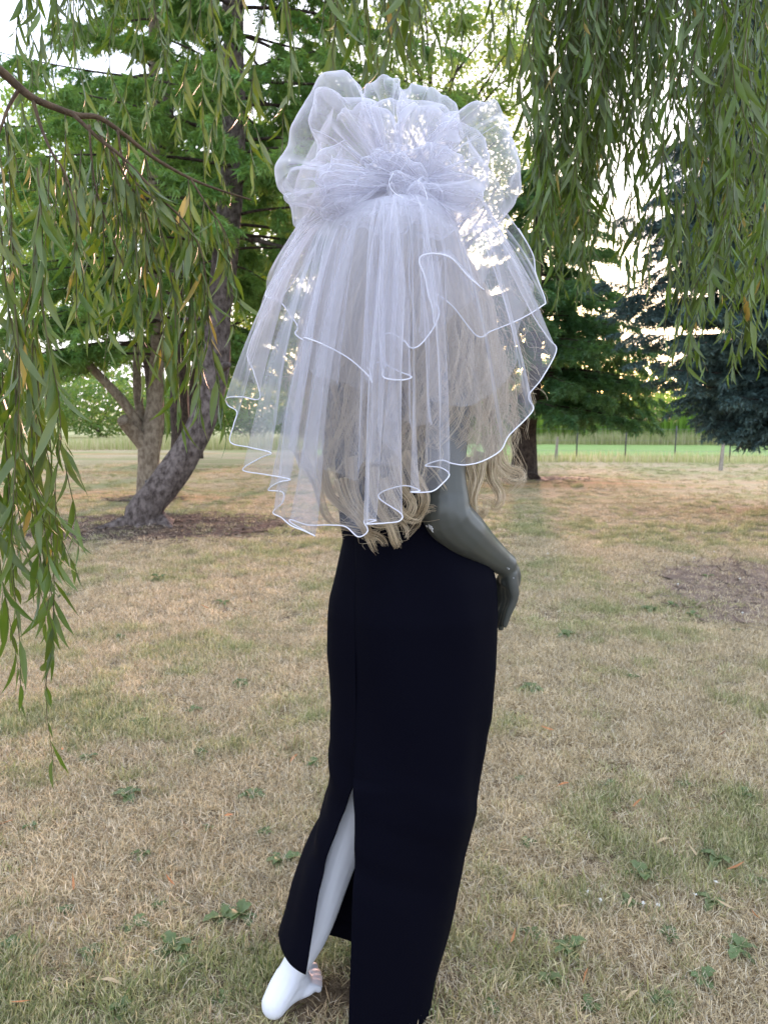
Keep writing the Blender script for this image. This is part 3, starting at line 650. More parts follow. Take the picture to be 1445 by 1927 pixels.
# reeds / tall maize-like thicket at right beyond the meadow
def blades(name, label, cat, xr, yr, hr, n, wd, m, seed, lean=.25, kinks=2):
    g = np.random.default_rng(seed); x = g.uniform(*xr, n); y = np.interp(x, xr, (yr[0], yr[1])) + g.uniform(0, yr[2], n)
    h = g.uniform(*hr, n)*(.75+.5*noise2(x*.5, y*.5, seed)); a = g.uniform(0, 2*PI, n); l = g.uniform(0, lean, n)
    t = np.linspace(0, 1, kinks+1); s = np.stack([-np.sin(a), np.cos(a), 0*a], 1)*(wd*g.uniform(.6, 1.4, n))[:, None]
    rows = []
    for q in t:
        c = np.stack([x+np.cos(a)*l*h*q**2, y+np.sin(a)*l*h*q**2, h*(q-.25*l*q**2)], 1); wv = (1-q)**.6+.03
        rows += [c-s*wv, c+s*wv]
    V = np.stack(rows, 1).reshape(-1, 3); k = 2*(kinks+1)
    f = np.array([[2*i, 2*i+1, 2*i+3, 2*i+2] for i in range(kinks)]); Fq = (f[None]+(np.arange(n)*k)[:, None, None]).reshape(-1, 4)
    o = link(name, mesh(name, V, Fq, False, m), kind='stuff'); o['label'] = label; o['category'] = cat
G_pale = grass_mat('pale_meadow_grass', [(.60, .58, .32), (.44, .48, .19), (.70, .64, .42), (.36, .43, .14), (.64, .56, .36)], .4)
blades('reeds', 'dense bright green reeds standing beyond the meadow at right', 'reeds', (3.5, 30), (27.5, 24, 5), (1.1, 2.1), 16000, .035, M_reed, 61)
blades('tall_grass', 'pale knee high grass along the wire fence at right', 'grass', (1.5, 26), (17.6, 15.4, 1.2), (.10, .26), 11000, .007, G_pale, 62)
blades('meadow_grass', 'tall dry grass at the far end of the lawn on the left', 'grass', (-22, 2), (22.5, 23.0, 3.0), (.18, .5), 12000, .012, G_pale, 63)
blades('far_grass', 'band of dry grass below the reeds', 'grass', (2.5, 30), (26.5, 23.5, 1.2), (.25, .5), 9000, .012, G_pale, 64)

# wire fence
M_post = mat('weathered_post', (.42, .38, .32), .85, var=.4, scale=20); M_pole = mat('metal_post', (.10, .10, .095), .6, var=.3); M_wire = mat('fence_wire', (.3, .3, .3), .4)
fence = thing('wire_fence', 'low wire fence on thin metal posts between lawn and green meadow at right', 'fence', (7.0, 17.6, 0))
fx = [4.75, 5.9, 7.05, 8.3, 9.6, 10.9, 12.2]
fy = lambda x: 18.4-.14*(x-4)
for x in fx:
    b = Bag(); b.add(*tube([(x, fy(x), -.05), (x, fy(x), .4), (x+.01, fy(x), .86)], .018, 6)); part('post', b.mesh('post', M_pole), fence)
for z in (.25, .5, .78):
    V, Fq = tube(spline([(x, fy(x)-.02, z-.01*(i % 2)) for i, x in enumerate([3.2]+fx+[13.5])], 40), .003, 4); part('wire', mesh('wire', V, Fq, True, M_wire), fence)
for (a, b_, h, lab) in ((1045, 868, .62, 'short pale wooden stake in the tall grass just right of the spruce trunk'), (1355, 885, .75, 'pale leaning wooden stake at lawn edge under the blue spruce')):
    Yp = gy(b_); p = P(a, b_, Yp)
    bm = bmesh.new(); bmesh.ops.create_cube(bm, size=1); bmesh.ops.scale(bm, vec=(.075, .05, h), verts=bm.verts); bmesh.ops.translate(bm, vec=(0, 0, h/2-.03), verts=bm.verts)
    for v in bm.verts:
        if v.co.z > h/2: v.co.x = v.co.x*.6 + .03; v.co.y *= .7
    bmesh.ops.bevel(bm, geom=bm.edges[:], offset=.006, segments=1); me = bpy.data.meshes.new('stake'); bm.to_mesh(me); me.materials.append(M_post)
    o = link('stake', me); o.location = (p[0], Yp, 0); o['label'] = lab; o['category'] = 'stake'
# garden light at the pale trunk
gl = thing('garden_light', 'small black stake light standing in grass before the pale trunk', 'light', (float(P(281, 930, 9.6)[0]), 9.6, 0))
gx = gl.location.x; M_black = mat('black_plastic', (.015, .015, .015), .4)
b = Bag(); b.add(*tube([(gx, 9.6, -.03), (gx, 9.6, .12), (gx, 9.6, .26)], .009, 8)); part('stem', b.mesh('stem', M_black), gl)
b = Bag(); b.add(*tube([(gx, 9.6, .26), (gx, 9.6, .275), (gx, 9.6, .33), (gx, 9.6, .345)], [.03, .045, .045, .012], 12)); part('lamp_head', b.mesh('lamp_head', M_black), gl)

# loose bark, twigs and dead needles on the bare ground
g = np.random.default_rng(15); pos = []
for (cx, cy, rx, ry, n) in ((-2.4, 7.6, 1.7, .95, 3600), (2.75, 5.0, 1.0, 1.2, 1500), (2.75, 12.8, 1.0, .6, 700), (-3.3, 10.1, .6, .4, 500)):
    a = g.uniform(0, 2*PI, n); r = g.uniform(0, 1, n)**.6; x = cx+rx*r*np.cos(a); y = cy+ry*r*np.sin(a); pos.append(np.stack([x, y, gh(x, y)+.014], 1))
pos = np.concatenate(pos); d = g.normal(size=pos.shape); d[:, 2] *= .12; u = g.normal(size=pos.shape)*.2; u[:, 2] = 1
tv = np.array([[-.14, 0, 0], [.14, 0, 0], [.1, .05, 1], [-.1, .05, 1]])
V, Fq = stamp(tv, np.array([[0, 1, 2, 3]]), pos, rotmats(d, u), g.uniform(.015, .07, len(pos)))
o = link('litter', mesh('litter', V, Fq, False, grass_mat('litter', [(.10, .065, .045), (.20, .14, .10), (.32, .24, .17), (.07, .05, .04)], .05)), kind='stuff')
o['label'] = 'loose bark, twigs and dead needles on the bare ground'; o['category'] = 'litter'

# ------------------------------------------------------------------ weeds and fallen leaves on the lawn
M_weed = leaf_mat('weed_leaf', (.11, .20, .04), (.14, .2, .07), (.14, .28, .05), rough=.5, trans=.25, var=.3)
M_fall = [mat('fallen_leaf_orange', (.55, .26, .11), .6, var=.3, scale=60, trans=.2), mat('fallen_leaf_straw', (.62, .48, .28), .6, var=.25, scale=60, trans=.2), mat('fallen_leaf_brown', (.22, .11, .06), .7, var=.3, scale=60)]
def rosette(seed, n=9):
    g = np.random.default_rng(seed); b = Bag()
    for i in range(n):
        a = i/n*2*PI+g.normal(0, .3); el = g.uniform(.15, .9); L_ = g.uniform(.035, .075); wd = L_*g.uniform(.13, .24); t = np.linspace(0, 1, 6)
        u = np.array([math.cos(a), math.sin(a), 0]); s = np.array([-math.sin(a), math.cos(a), 0]); V = []
        for j, q in enumerate(t):
            c = u*L_*q*math.cos(el) + np.array([0, 0, .008+L_*math.sin(el)*q - L_*.5*q*q]); ww = wd*math.sin(PI*min(q*.92+.06, 1))**.8*(1+.25*(-1)**j)
            c[2] = max(c[2], .006); V += [c-s*ww+[0, 0, ww*.4], c, c+s*ww+[0, 0, ww*.4]]
        Fq = []
        for j in range(5): k = 3*j; Fq += [(k, k+1, k+4, k+3), (k+1, k+2, k+5, k+4)]
        b.add(V, np.array(Fq))
    return b.mesh('weed', M_weed)
wm = [rosette(200+i) for i in range(6)]
wpx = [(165, 1430), (375, 1420), (265, 1365), (455, 1290), (360, 1340), (270, 1610), (475, 1500), (330, 1790), (170, 1800), (20, 1780), (120, 1720), (300, 1710), (395, 1560), (500, 1570), (455, 1725), (420, 1730), (250, 1745), (350, 1800), (560, 1790), (980, 1470), (1070, 1790), (1205, 1650), (1290, 1480), (1180, 1700), (1030, 1850), (1110, 1900), (1400, 1500), (1350, 1620), (1340, 1700), (1240, 1880), (1390, 1790), (1190, 1280), (1330, 1085), (1262, 1140), (1300, 1160), (1220, 1150), (1385, 1190), (985, 1590), (240, 1500), (60, 1560), (590, 1440), (530, 1625), (1140, 1480), (1420, 1660), (1260, 1760), (1320, 1850), (1000, 1760), (930, 1900), (230, 1900), (420, 1880), (1000, 1300), (1060, 1200), (120, 1120), (230, 1200), (300, 1090), (420, 1140)]
g = np.random.default_rng(77)
for px_, py_ in wpx:
    Yg = gy(py_); p = P(px_, py_, Yg); o = bpy.data.objects.new('weed', wm[g.integers(0, 6)]); COL.objects.link(o)
    s = g.uniform(.5, 1.0)*(1 if Yg < 3 else 1.3); o.location = (p[0], Yg, float(gh(p[0], Yg))); o.rotation_euler = (0, 0, g.uniform(0, 6.28)); o.scale = (s, s, s)
    k = 0 if Yg > 2.7 and px_ < 650 else 1 if px_ < 650 else 2 if px_ > 1180 and Yg > 3 else 3
    o['label'] = ['small broadleaf weed in the pale lawn between the tree mulch and the dress', 'broadleaf weed rosette in the near grass left of the black dress', 'broadleaf weed at the bare earth patch on the right', 'broadleaf weed rosette in the near grass right of the black dress'][k]
    o['category'] = 'weed'; o['group'] = ['weeds of the farther lawn at left', 'weeds in the near grass at left', 'weeds around the bare patch', 'weeds in the near grass at right'][k]
fpx = [(118, 1418, 0), (440, 1545, 0), (30, 1555, 0), (100, 1550, 1), (140, 1690, 0), (560, 1430, 0), (1042, 1385, 0), (1105, 1838, 0), (1090, 1590, 1), (1190, 1530, 0), (1290, 1532, 0), (1420, 1527, 1), (1258, 1590, 1), (1310, 1625, 1), (1365, 1650, 0), (960, 1790, 0), (1380, 1725, 1), (1200, 1880, 1), (300, 1805, 1), (190, 1860, 1), (475, 1143, 2), (555, 1066, 2), (395, 1153, 0), (960, 1615, 1), (1010, 1460, 1), (1350, 1395, 2), (1430, 1745, 0), (1180, 1720, 1), (1070, 1485, 0), (1040, 982, 0), (1045, 1720, 1), (60, 1900, 0), (330, 1680, 0)]
for i, (px_, py_, c) in enumerate(fpx):
    Yg = gy(py_); p = P(px_, py_, Yg); v, f = WL[i % len(WL)]
    o = bpy.data.objects.new('fallen_leaf', mesh('fallen_leaf', v*np.array([1.1, 1, 1]), f, True, M_fall[c])); COL.objects.link(o)
    s = g.uniform(.035, .06)*(1 if Yg < 3 else 1.2); o.scale = (s, s, s); o.location = (p[0], Yg, float(gh(p[0], Yg))+.022); o.rotation_euler = (PI/2+g.normal(0, .25), g.normal(0, .3), g.uniform(0, 6.28))
    o['label'] = ['curled orange brown willow leaf lying on the dry grass', 'curled pale straw willow leaf lying on the dry grass', 'dark shrivelled leaf lying on the pale grass'][c]
    o['category'] = 'leaf'; o['group'] = ['orange fallen leaves', 'straw fallen leaves', 'dark fallen leaves'][c]
M_white = mat('clover_white', (.75, .75, .68), .7)
for i, (px_, py_) in enumerate([(1105, 1690), (1128, 1706), (1209, 1712), (1345, 1672), (1306, 1695), (1237, 1715), (1305, 1052), (1343, 1040), (1396, 1160), (1275, 1104), (1030, 1048), (1392, 1092)]):
    Yg = gy(py_); p = P(px_, py_, Yg); b = Bag(); hh = .02
    for k in range(14):
        a = g.normal(size=3); a /= np.linalg.norm(a); a[2] = abs(a[2]); q = np.array([0, 0, hh+.008]); b.add(*tube([q, q+a*.005, q+a*.010], [.0022, .0022, .0008], 4, cap=True))
    b.add(*tube([(0, 0, -.005), (0, .002, hh*.6), (0, 0, hh+.008)], .0012, 4))
    o = link('clover_flower', b.mesh('clover_flower', M_white)); o.location = (p[0], Yg, float(gh(p[0], Yg))); s = .6 if Yg < 3 else .9; o.scale = (s, s, s)
    o['label'] = 'small white clover flower head in the grass'; o['category'] = 'flower'; o['group'] = 'white clover flowers in the lawn'

# ------------------------------------------------------------------ mannequin
M_grey = mat('grey_mannequin_paint', (.080, .086, .074), .30, var=.10, scale=6, spec=.45)
M_whitep = mat('white_mannequin_paint', (.78, .80, .84), .45, var=.03, scale=6, spec=.4)
# black cloth
M_dress = mat('black_stretch_cloth', (.0022, .0024, .0065), .8, var=.2, scale=300, spec=.05, sheen=.0)
C0 = np.array([.03, 1.49, 0])            # body axis
man = thing('mannequin', 'grey mannequin seen from behind in long blonde wig and long black slit dress', 'mannequin', (.03, 1.46, 0))
bb = Bag()
def limb(pts, radii, n=24, k=14, sq=None):
    C = spline(pts, n); Rr = np.interp(np.linspace(0, 1, n), np.linspace(0, 1, len(radii)), radii)
    V, Fq = tube(C, Rr, k); bb.add(V, Fq)
def ball(c, r, squash=(1, 1, 1)):
    t = np.linspace(-1, 1, 9); C = np.array([[0, 0, q] for q in t*.999]); V, Fq = tube(C, np.sqrt(np.maximum(1-t**2, .02)), 14)
    bb.add(V*np.array(r)*np.array(squash)+np.array(c), Fq)
# torso as stacked ellipses turned towards the facing direction
ang = math.radians(50); Fd = np.array([math.sin(ang), math.cos(ang), 0]); Rd = np.array([math.cos(ang), -math.sin(ang), 0])
def torso(rows, k=28):
    V = []; th = np.arange(k)/k*2*PI
    for (z, a, b_, ox, oy) in rows:
        c = np.array([C0[0]+ox, C0[1]+oy, z]); V.append(c[None] + np.cos(th)[:, None]*Rd[None]*a + np.sin(th)[:, None]*Fd[None]*b_)
    n = len(rows); V = np.concatenate(V); i = np.arange(n-1)[:, None]*k; j = np.arange(k)[None]; j2 = (j+1) % k
    Fq = np.stack([i+j, i+j2, i+k+j2, i+k+j], -1).reshape(-1, 4)
    caps = [[0, k-1-q, k-2-q, k-3-q] for q in range(0, k-3, 2)]; o = (n-1)*k; caps += [[o, o+q+1, o+q+2, o+q+3] for q in range(0, k-3, 2)]
    bb.add(V, np.concatenate([Fq, np.array(caps)]))
rows = [(.80, .125, .08, 0, -.01), (.88, .14, .095, 0, -.01), (.95, .135, .09, 0, 0), (1.04, .105, .075, 0, 0), (1.12, .10, .075, 0, 0), (1.22, .125, .085, 0, 0), (1.30, .135, .09, 0, 0), (1.36, .13, .07, 0, 0), (1.41, .08, .055, 0, 0), (1.44, .045, .045, 0, 0)]
rz = np.array(rows); zz = np.linspace(rz[0, 0], rz[-1, 0], 30); torso([tuple([z]+[np.interp(z, rz[:, 0], rz[:, q]) for q in range(1, 5)]) for z in zz])
limb([C0+[0, 0, 1.40], C0+Fd*.01+[0, 0, 1.47], C0+Fd*.02+[0, 0, 1.54]], [.05, .044, .048], 10)
Hc = C0 + Fd*.03 + np.array([0, 0, 1.60]); ball(Hc, (.078, .078, .105)); ball(Hc+Fd*.035+np.array([0, 0, -.05]), (.05, .05, .06))
ball(Hc+Fd*.092+np.array([0, 0, -.025]), (.013, .013, .018)); ball(Hc+Fd*.078+np.array([0, 0, -.062]), (.018, .018, .008))   # nose, mouth
for s in (-1, 1): ball(Hc+Rd*.078*s+np.array([0, 0, -.01]), (.010, .018, .026))
# right arm
sh = P(846, 640, 1.395); el = P(845, 955, 1.36); wr = P(948, 1062, 1.47)
limb([C0+Rd*.10+[0, 0, 1.36], sh, P(842, 700, 1.385), P(838, 800, 1.375), P(836, 890, 1.365), P(843, 950, 1.36)], [.055, .050, .046, .040, .0395, .041], 30, 16)
limb([P(840, 930, 1.36), P(842, 970, 1.362), P(872, 1002, 1.385), P(905, 1030, 1.425), P(938, 1054, 1.46), P(956, 1066, 1.475)], [.040, .048, .0450, .036, .027, .0235], 30, 16)
# right hand: palm, four fingers, thumb
def hand(pw, k1, wid, fing, thumb, pr=.0115, thick=.021):
    pass
wrp = P(953, 1068, 1.475)
limb([wrp, P(960, 1080, 1.48), P(959, 1100, 1.482)], [.023, .022, .021], 8)
kn = [P(968, 1122, 1.462), P(961, 1126, 1.475), P(953, 1127, 1.49), P(946, 1124, 1.502)]
for i, k in enumerate(kn):
    limb([P(961-3*i, 1078+i, 1.465+.010*i), P(964-5*i, 1100, 1.463+.012*i), k], [.0135, .0125, .0105], 10, 10)
mid = [P(957, 1152, 1.462), P(949, 1158, 1.476), P(941, 1157, 1.492), P(937, 1150, 1.506)]
tip = [P(948, 1180, 1.464), P(941, 1186, 1.479), P(935, 1181, 1.495), P(933, 1170, 1.508)]
for a, b_, c in zip(kn, mid, tip): limb([a, a*.5+b_*.5+np.array([.001, 0, 0]), b_, c], [.0098, .0088, .0080, .0058], 14, 10)
limb([P(950, 1084, 1.49), P(938, 1100, 1.51), P(933, 1120, 1.515), P(932, 1138, 1.512)], [.014, .011, .0095, .0065], 14, 10)
# left arm, bent in front of the waist
limb([C0-Rd*.10+[0, 0, 1.36], C0-Rd*.165+[0, 0, 1.33], C0-Rd*.17+Fd*.02+[0, 0, 1.18], C0-Rd*.155+Fd*.05+[0, 0, 1.07]], [.05, .045, .037, .036], 24)
limb([C0-Rd*.155+Fd*.05+[0, 0, 1.07], C0-Rd*.10+Fd*.15+[0, 0, 1.0], C0-Rd*.03+Fd*.20+[0, 0, .95]], [.036, .03, .021], 20)
for q in range(4): limb([C0-Rd*(.03-.004*q)+Fd*.20+[0, 0, .95], C0-Rd*(.03-.014*q)+Fd*.215+[0, 0, .90], C0-Rd*(.03-.016*q)+Fd*.22+[0, 0, .85]], [.013, .010, .006], 10, 10)
limb([C0-Rd*.02+Fd*.19+[0, 0, .94], C0+Rd*.02+Fd*.19+[0, 0, .905], C0+Rd*.03+Fd*.19+[0, 0, .88]], [.013, .010, .007], 8, 10)
# right leg (stands behind the front panel)
limb([C0+Rd*.065+[0, 0, .86], C0+Rd*.06+[0, 0, .65], C0+Rd*.05+[0, 0, .46], C0+Rd*.045-Fd*.012+[-.03, 0, .30], C0+Rd*.04+[-.055, -.01, .10], C0+Rd*.04-Fd*.005+[-.055, -.01, .05]], [.078, .068, .047, .047, .029, .030], 40)
def foot(ankle, heel, ball_, toe, width):
    ball(heel, (.027, .027, .031)); ball(heel*.7+ankle*.3, (.029, .029, .03)); ball(ball_, (.026, .026, .018))
    limb([ankle, (ankle+heel)/2+np.array([0, 0, .0]), heel], [.031, .031, .027], 10)
    limb([heel, heel*.55+ball_*.45+np.array([0, 0, .008]), ball_], [.027, .0265, .023], 14)
    limb([ankle, ankle*.45+ball_*.55+np.array([0, 0, .006]), ball_], [.031, .027, .020], 14)
    ax = (toe-ball_); ax /= np.linalg.norm(ax); sd_ = np.cross(ax, [0, 0, 1.]); sd_ /= np.linalg.norm(sd_)
    for i in range(5):
        o = [-1, -.45, -.05, .30, .62][i]*width; L_ = [1.0, 1.02, .95, .84, .7][i]; r_ = [.0135, .0110, .0105, .0100, .0095][i]
        a = ball_ - ax*.03 + sd_*o*.75; b_ = ball_ + sd_*o; c = ball_ + (toe-ball_)*L_ + sd_*o*1.12
        a[2] = b_[2] = ball_[2]; c[2] = r_ + .018*(toe[2] > .02)
        limb([a, b_, b_*.45+c*.55+np.array([0, 0, .006]), c], [.014, .012, r_*.95, r_*.9], 12, 10)
Ra = C0+Rd*.04+np.array([-.055, -.01, .075]); foot(Ra, Ra-Fd*.03+[0, 0, -.045], Ra+Fd*.055+[0, .02, -.055], Ra+Fd*.085+[0, .035, -.065], .02)
# left leg, placed back and to the left
ank = P(545, 1838, 1.405); hee = P(517, 1902, 1.372); hee[2] = .036; bl = P(572, 1874, 1.425); bl[2] = .034; te = P(606, 1862, 1.445); te[2] = .03
limb([C0-Rd*.05+[0, 0, .86], C0-Rd*.045-Fd*.01+[0, 0, .68], P(703, 1430, 1.47), P(668, 1530, 1.455), P(631, 1640, 1.445), P(597, 1745, 1.43), P(563, 1805, 1.415), ank], [.078, .066, .048, .041, .036, .030, .029, .029], 50)
foot(ank, hee, bl, te, .030)
bm_me = bb.mesh('body', M_grey); body = part('body', bm_me, man)
rm = body.modifiers.new('r', 'REMESH'); rm.mode = 'VOXEL'; rm.voxel_size = .0031; rm.use_smooth_shade = True
sm = body.modifiers.new('s', 'SMOOTH'); sm.factor = .6; sm.iterations = 3
dc = body.modifiers.new('d', 'DECIMATE'); dc.ratio = .4
dg = bpy.context.evaluated_depsgraph_get(); ev = bpy.data.meshes.new_from_object(body.evaluated_get(dg)); body.modifiers.clear(); body.data = ev; ev.name = 'body'
ev.materials.clear(); ev.materials.append(M_grey); ev.materials.append(M_whitep)
nf = len(ev.polygons); cz_ = np.zeros(nf*3, np.float32); ev.polygons.foreach_get('center', cz_); cz_ = cz_.reshape(-1, 3)
cnt = (cz_[:, 2] < .60).astype(np.int32)
chips = [(690, 455, .0055), (697, 462, .0035), (703, 480, .0028), (670, 452, .0022), (704, 467, .0018), (1135, 694, .0014), (1128, 688, .0009), (1162, 745, .001)]
ppx, ppy, _d = cam_px(cz_)
ev.polygons.foreach_set('material_index', cnt); ev.polygons.foreach_set('use_smooth', np.ones(nf, bool))
print('body faces', nf)
# worn-off paint flakes on the elbow: thin raised chips
from mathutils.bvhtree import BVHTree
bvh = BVHTree.FromObject(body, bpy.context.evaluated_depsgraph_get())
M_chip = mat('bare_plaster', (.75, .77, .78), .6)
for (zx, zy, r) in chips:
    px_, py_ = 580+zx/3.01, 840+zy/3.01
    org = Vector((0, 0, CAM_Z)); d = Vector(P(px_, py_, 1.0)) - org; d.normalize()
    # body part sits at -man.location, bvh is in its local (world-valued) space
    hit, nrm, ix, ds = bvh.ray_cast(org, d, 3)
    if hit is None: continue
    gq = np.random.default_rng(int(zx)); th = np.arange(9)/9*2*PI; q = nrm.to_track_quat('Z', 'Y')
    ring = [hit + q @ Vector((math.cos(a)*r*gq.uniform(.55, 1.2), math.sin(a)*r*gq.uniform(.6, 1.3), .0006)) for a in th]
    V = [tuple(v) for v in ring] + [tuple(v - nrm*.0015) for v in ring]
    part('paint_chip', mesh('paint_chip', V, [tuple(range(9))]+[(i, (i+1) % 9, 9+(i+1) % 9, 9+i)[::-1] for i in range(9)], False, M_chip), man)

# dress ----------------------------------------------------------------
LE = [(645, 985), (648, 1015), (640, 1050), (632, 1085), (622, 1120), (618, 1150), (615, 1220), (619, 1270), (621, 1320), (617, 1400), (618, 1440), (611, 1490), (606, 1515), (588, 1560), (568, 1610), (549, 1670), (537, 1720), (526, 1755), (519, 1800), (508, 1860), (495, 1940)]
RE = [(900, 985), (908, 1030), (918, 1060), (926, 1090), (929, 1150), (926, 1250), (918, 1350), (901, 1450), (888, 1530), (866, 1650), (845, 1760), (820, 1860), (803, 1940), (790, 1990)]
Ym = lambda z: np.interp(z, [0, .3, .7, 1.1], [1.425, 1.44, 1.455, 1.47])
def tab(T, dy=0.0):
    t = []
    for x, y in T:
        z = .8
        for _ in range(4): q = P(x, y, float(Ym(z))+dy); z = q[2]
        t.append((q[2], q[0]))
    t.sort(); return np.array(t)
TL, TR = tab(LE), tab(RE)
tabn = lambda T: tab(T, -.112)
PE = tabn([(667, 1480), (668, 1560), (664, 1700), (660, 1820), (656, 1930), (652, 2000)])     # edge of the front panel
FE = tabn([(667, 1480), (653, 1520), (640, 1555), (622, 1610), (608, 1650), (597, 1700), (589, 1750), (582, 1795), (575, 1840), (566, 1900), (556, 1990)])
zslit = PE[-1, 0]
nu, nv = 260, 150
V = np.zeros((nu, nv, 3)); ztop = 1.30
u = np.linspace(0, 1, nu)
hem = np.interp(u, [0, .25, .5, .62, .75, .86, 1], [.004, .004, .02, .06, .115, .148, .128])
for iv in range(nv):
    vv = iv/(nv-1)
    z = ztop + (hem-ztop)*vv
    xl = np.interp(z, TL[:, 0], TL[:, 1]); xr = np.interp(z, TR[:, 0], TR[:, 1])
    # bodice above the waist
    wa = np.clip((z-1.0)/.06, 0, 1)
    xl = xl*(1-wa) + (C0[0]-.118+.02*np.clip((z-1.08)/.2, 0, 1)*-1)*wa; xr = xr*(1-wa) + (C0[0]+.118+.02*np.clip((z-1.08)/.2, 0, 1))*wa
    cx = (xl+xr)/2; a = (xr-xl)/2; b_ = np.interp(z, [0, .15, .5, .85, 1.0, 1.12, 1.3], [.115, .115, .115, .135, .112, .095, .112]); yc = Ym(z)
    # slit edges
    pe = np.interp(z, PE[:, 0], PE[:, 1]); fe = np.interp(z, FE[:, 0], FE[:, 1])
    cut = 1.0*(z < zslit)
    ca = np.clip((pe-cx)/a, -.999, .999); cb = np.clip((fe-cx)/a, -.999, .999)
    t0 = -np.arccos(ca)                       # near side is the negative angle
    t1 = -np.arccos(cb) - 0.0
    t1 = np.where(cut > 0, t1, t0)
    th = t0 + (t1 + 2*PI - t0)*u              # from panel edge through the right, far, left side to the flap edge
    rip = .0022*np.sin(7*th+z*3)+.0022*noise1(th*2.2+z*2, 5)*(1+2*np.clip((.45-z)/.4, 0, 1)) + .002*noise1(z*22+th*1.5, 6)*np.exp(-((z-.45)/.13)**2)*4.5 + .004*noise1(th*1.6+z*5, 15)
    V[:, iv, 0] = cx + (a+rip)*np.cos(th); V[:, iv, 1] = yc + (b_+rip)*np.sin(th); V[:, iv, 2] = z
    # front panel overlaps a touch nearer the camera
    V[:, iv, 1] -= .012*np.exp(-(u/.05)**2)*cut
Fq = grid_faces(nu, nv, False); me = mesh('dress', V.reshape(-1, 3), Fq, True, M_dress)
dress = part('dress', me, man); sf = dress.modifiers.new('t', 'SOLIDIFY'); sf.thickness = .0022; sf.offset = 0
# back seam above the slit
seam = V[0, :, :][(V[0, :, 2] > zslit-.01) & (V[0, :, 2] < .95)]
so_ = part('seam', mesh('seam', *tube(seam + np.array([0, -.0008, 0]), .0009, 6), True, M_dress), dress); so_.location = (0, 0, 0)
for nm, col_ in (('hem_band', -1),):
    hb = V[:, -1, :]; vv_ = V[:, -6, :]
    V2 = np.stack([hb + (hb-np.array([.03, 1.43, 0]))*np.array([.004, .004, 0]), vv_ + (vv_-np.array([.03, 1.43, 0]))*np.array([.004, .004, 0])], 1)
    h_ = part(nm, mesh(nm, V2.reshape(-1, 3), grid_faces(nu, 2), True, M_dress), dress)
    s2 = h_.modifiers.new('t', 'SOLIDIFY'); s2.thickness = .002

# wig --------------------------------------------------------------------
def hair_mat(name, c1, c2):
    m = bpy.data.materials.new(name); m.use_nodes = True; t = m.node_tree; t.nodes.clear(); L = t.links.new
    o = N(t, 'ShaderNodeOutputMaterial'); b = N(t, 'ShaderNodeBsdfPrincipled', _Roughness=.38); b.inputs['Specular IOR Level'].default_value = .6
    g = N(t, 'ShaderNodeNewGeometry'); r = N(t, 'ShaderNodeValToRGB'); e = r.color_ramp.elements; e[0].color = (*c1, 1); e[1].color = (*c2, 1)
    L(g.outputs['Random Per Island'], r.inputs['Fac']); L(r.outputs[0], b.inputs['Base Color'])
    tr = N(t, 'ShaderNodeBsdfTranslucent'); L(r.outputs[0], tr.inputs['Color']); ms = N(t, 'ShaderNodeMixShader', _Fac=.25)
    L(b.outputs[0], ms.inputs[1]); L(tr.outputs[0], ms.inputs[2]); L(ms.outputs[0], o.inputs['Surface']); return m
M_hair = hair_mat('blonde_hair', (.55, .42, .25), (.92, .80, .56))
def lock(C, n, spread, seed, r=.0007, conv=.35):
    """strands following the centre line C; gathered towards the tip"""
    g = np.random.default_rng(seed); T, A, B = frames(C); m_ = len(C); t = np.linspace(0, 1, m_); out = []
    for i in range(n):
        a = g.uniform(0, 2*PI); q = math.sqrt(g.uniform())*spread; fr = (1-(1-conv)*t)*(1 if m_ < 3 else 1)
        off = (A*math.cos(a)+B*math.sin(a))*(q*fr)[:, None]
        wob = .16*spread*np.stack([noise1(t*2.4, int(g.integers(1, 9999))) for _ in range(3)], 1)*t[:, None]
        e = int(m_*(1-.38*g.uniform()**2)); out.append((C+off+wob)[:e])
    return out
wig = Bag(); g = np.random.default_rng(90)
def add_strands(bag, ss, r=.0008):
    for c in ss: bag.add(*tube(c, np.linspace(r, r*.25, len(c)), 3, cap=False))
nl = 0
def wig_lock(root_, via, end, seed, n=12, spread=.0125, wave=.014, cyc=3.5, curl=.018):
    g_ = np.random.default_rng(seed); m_ = 29; C = spline([root_]+via+[end], m_); t = np.linspace(0, 1, m_)
    ph = g_.uniform(0, 6.28); T, A, B = frames(C); am = (wave*t**1.1 + curl*np.clip((t-.72)/.28, 0, 1)**1.2)
    C = C + A*(am*np.cos(ph+cyc*2*PI*t**1.3))[:, None] + B*(am*.8*np.sin(ph+cyc*2*PI*t**1.3))[:, None]
    add_strands(wig, lock(C, n, spread, seed))
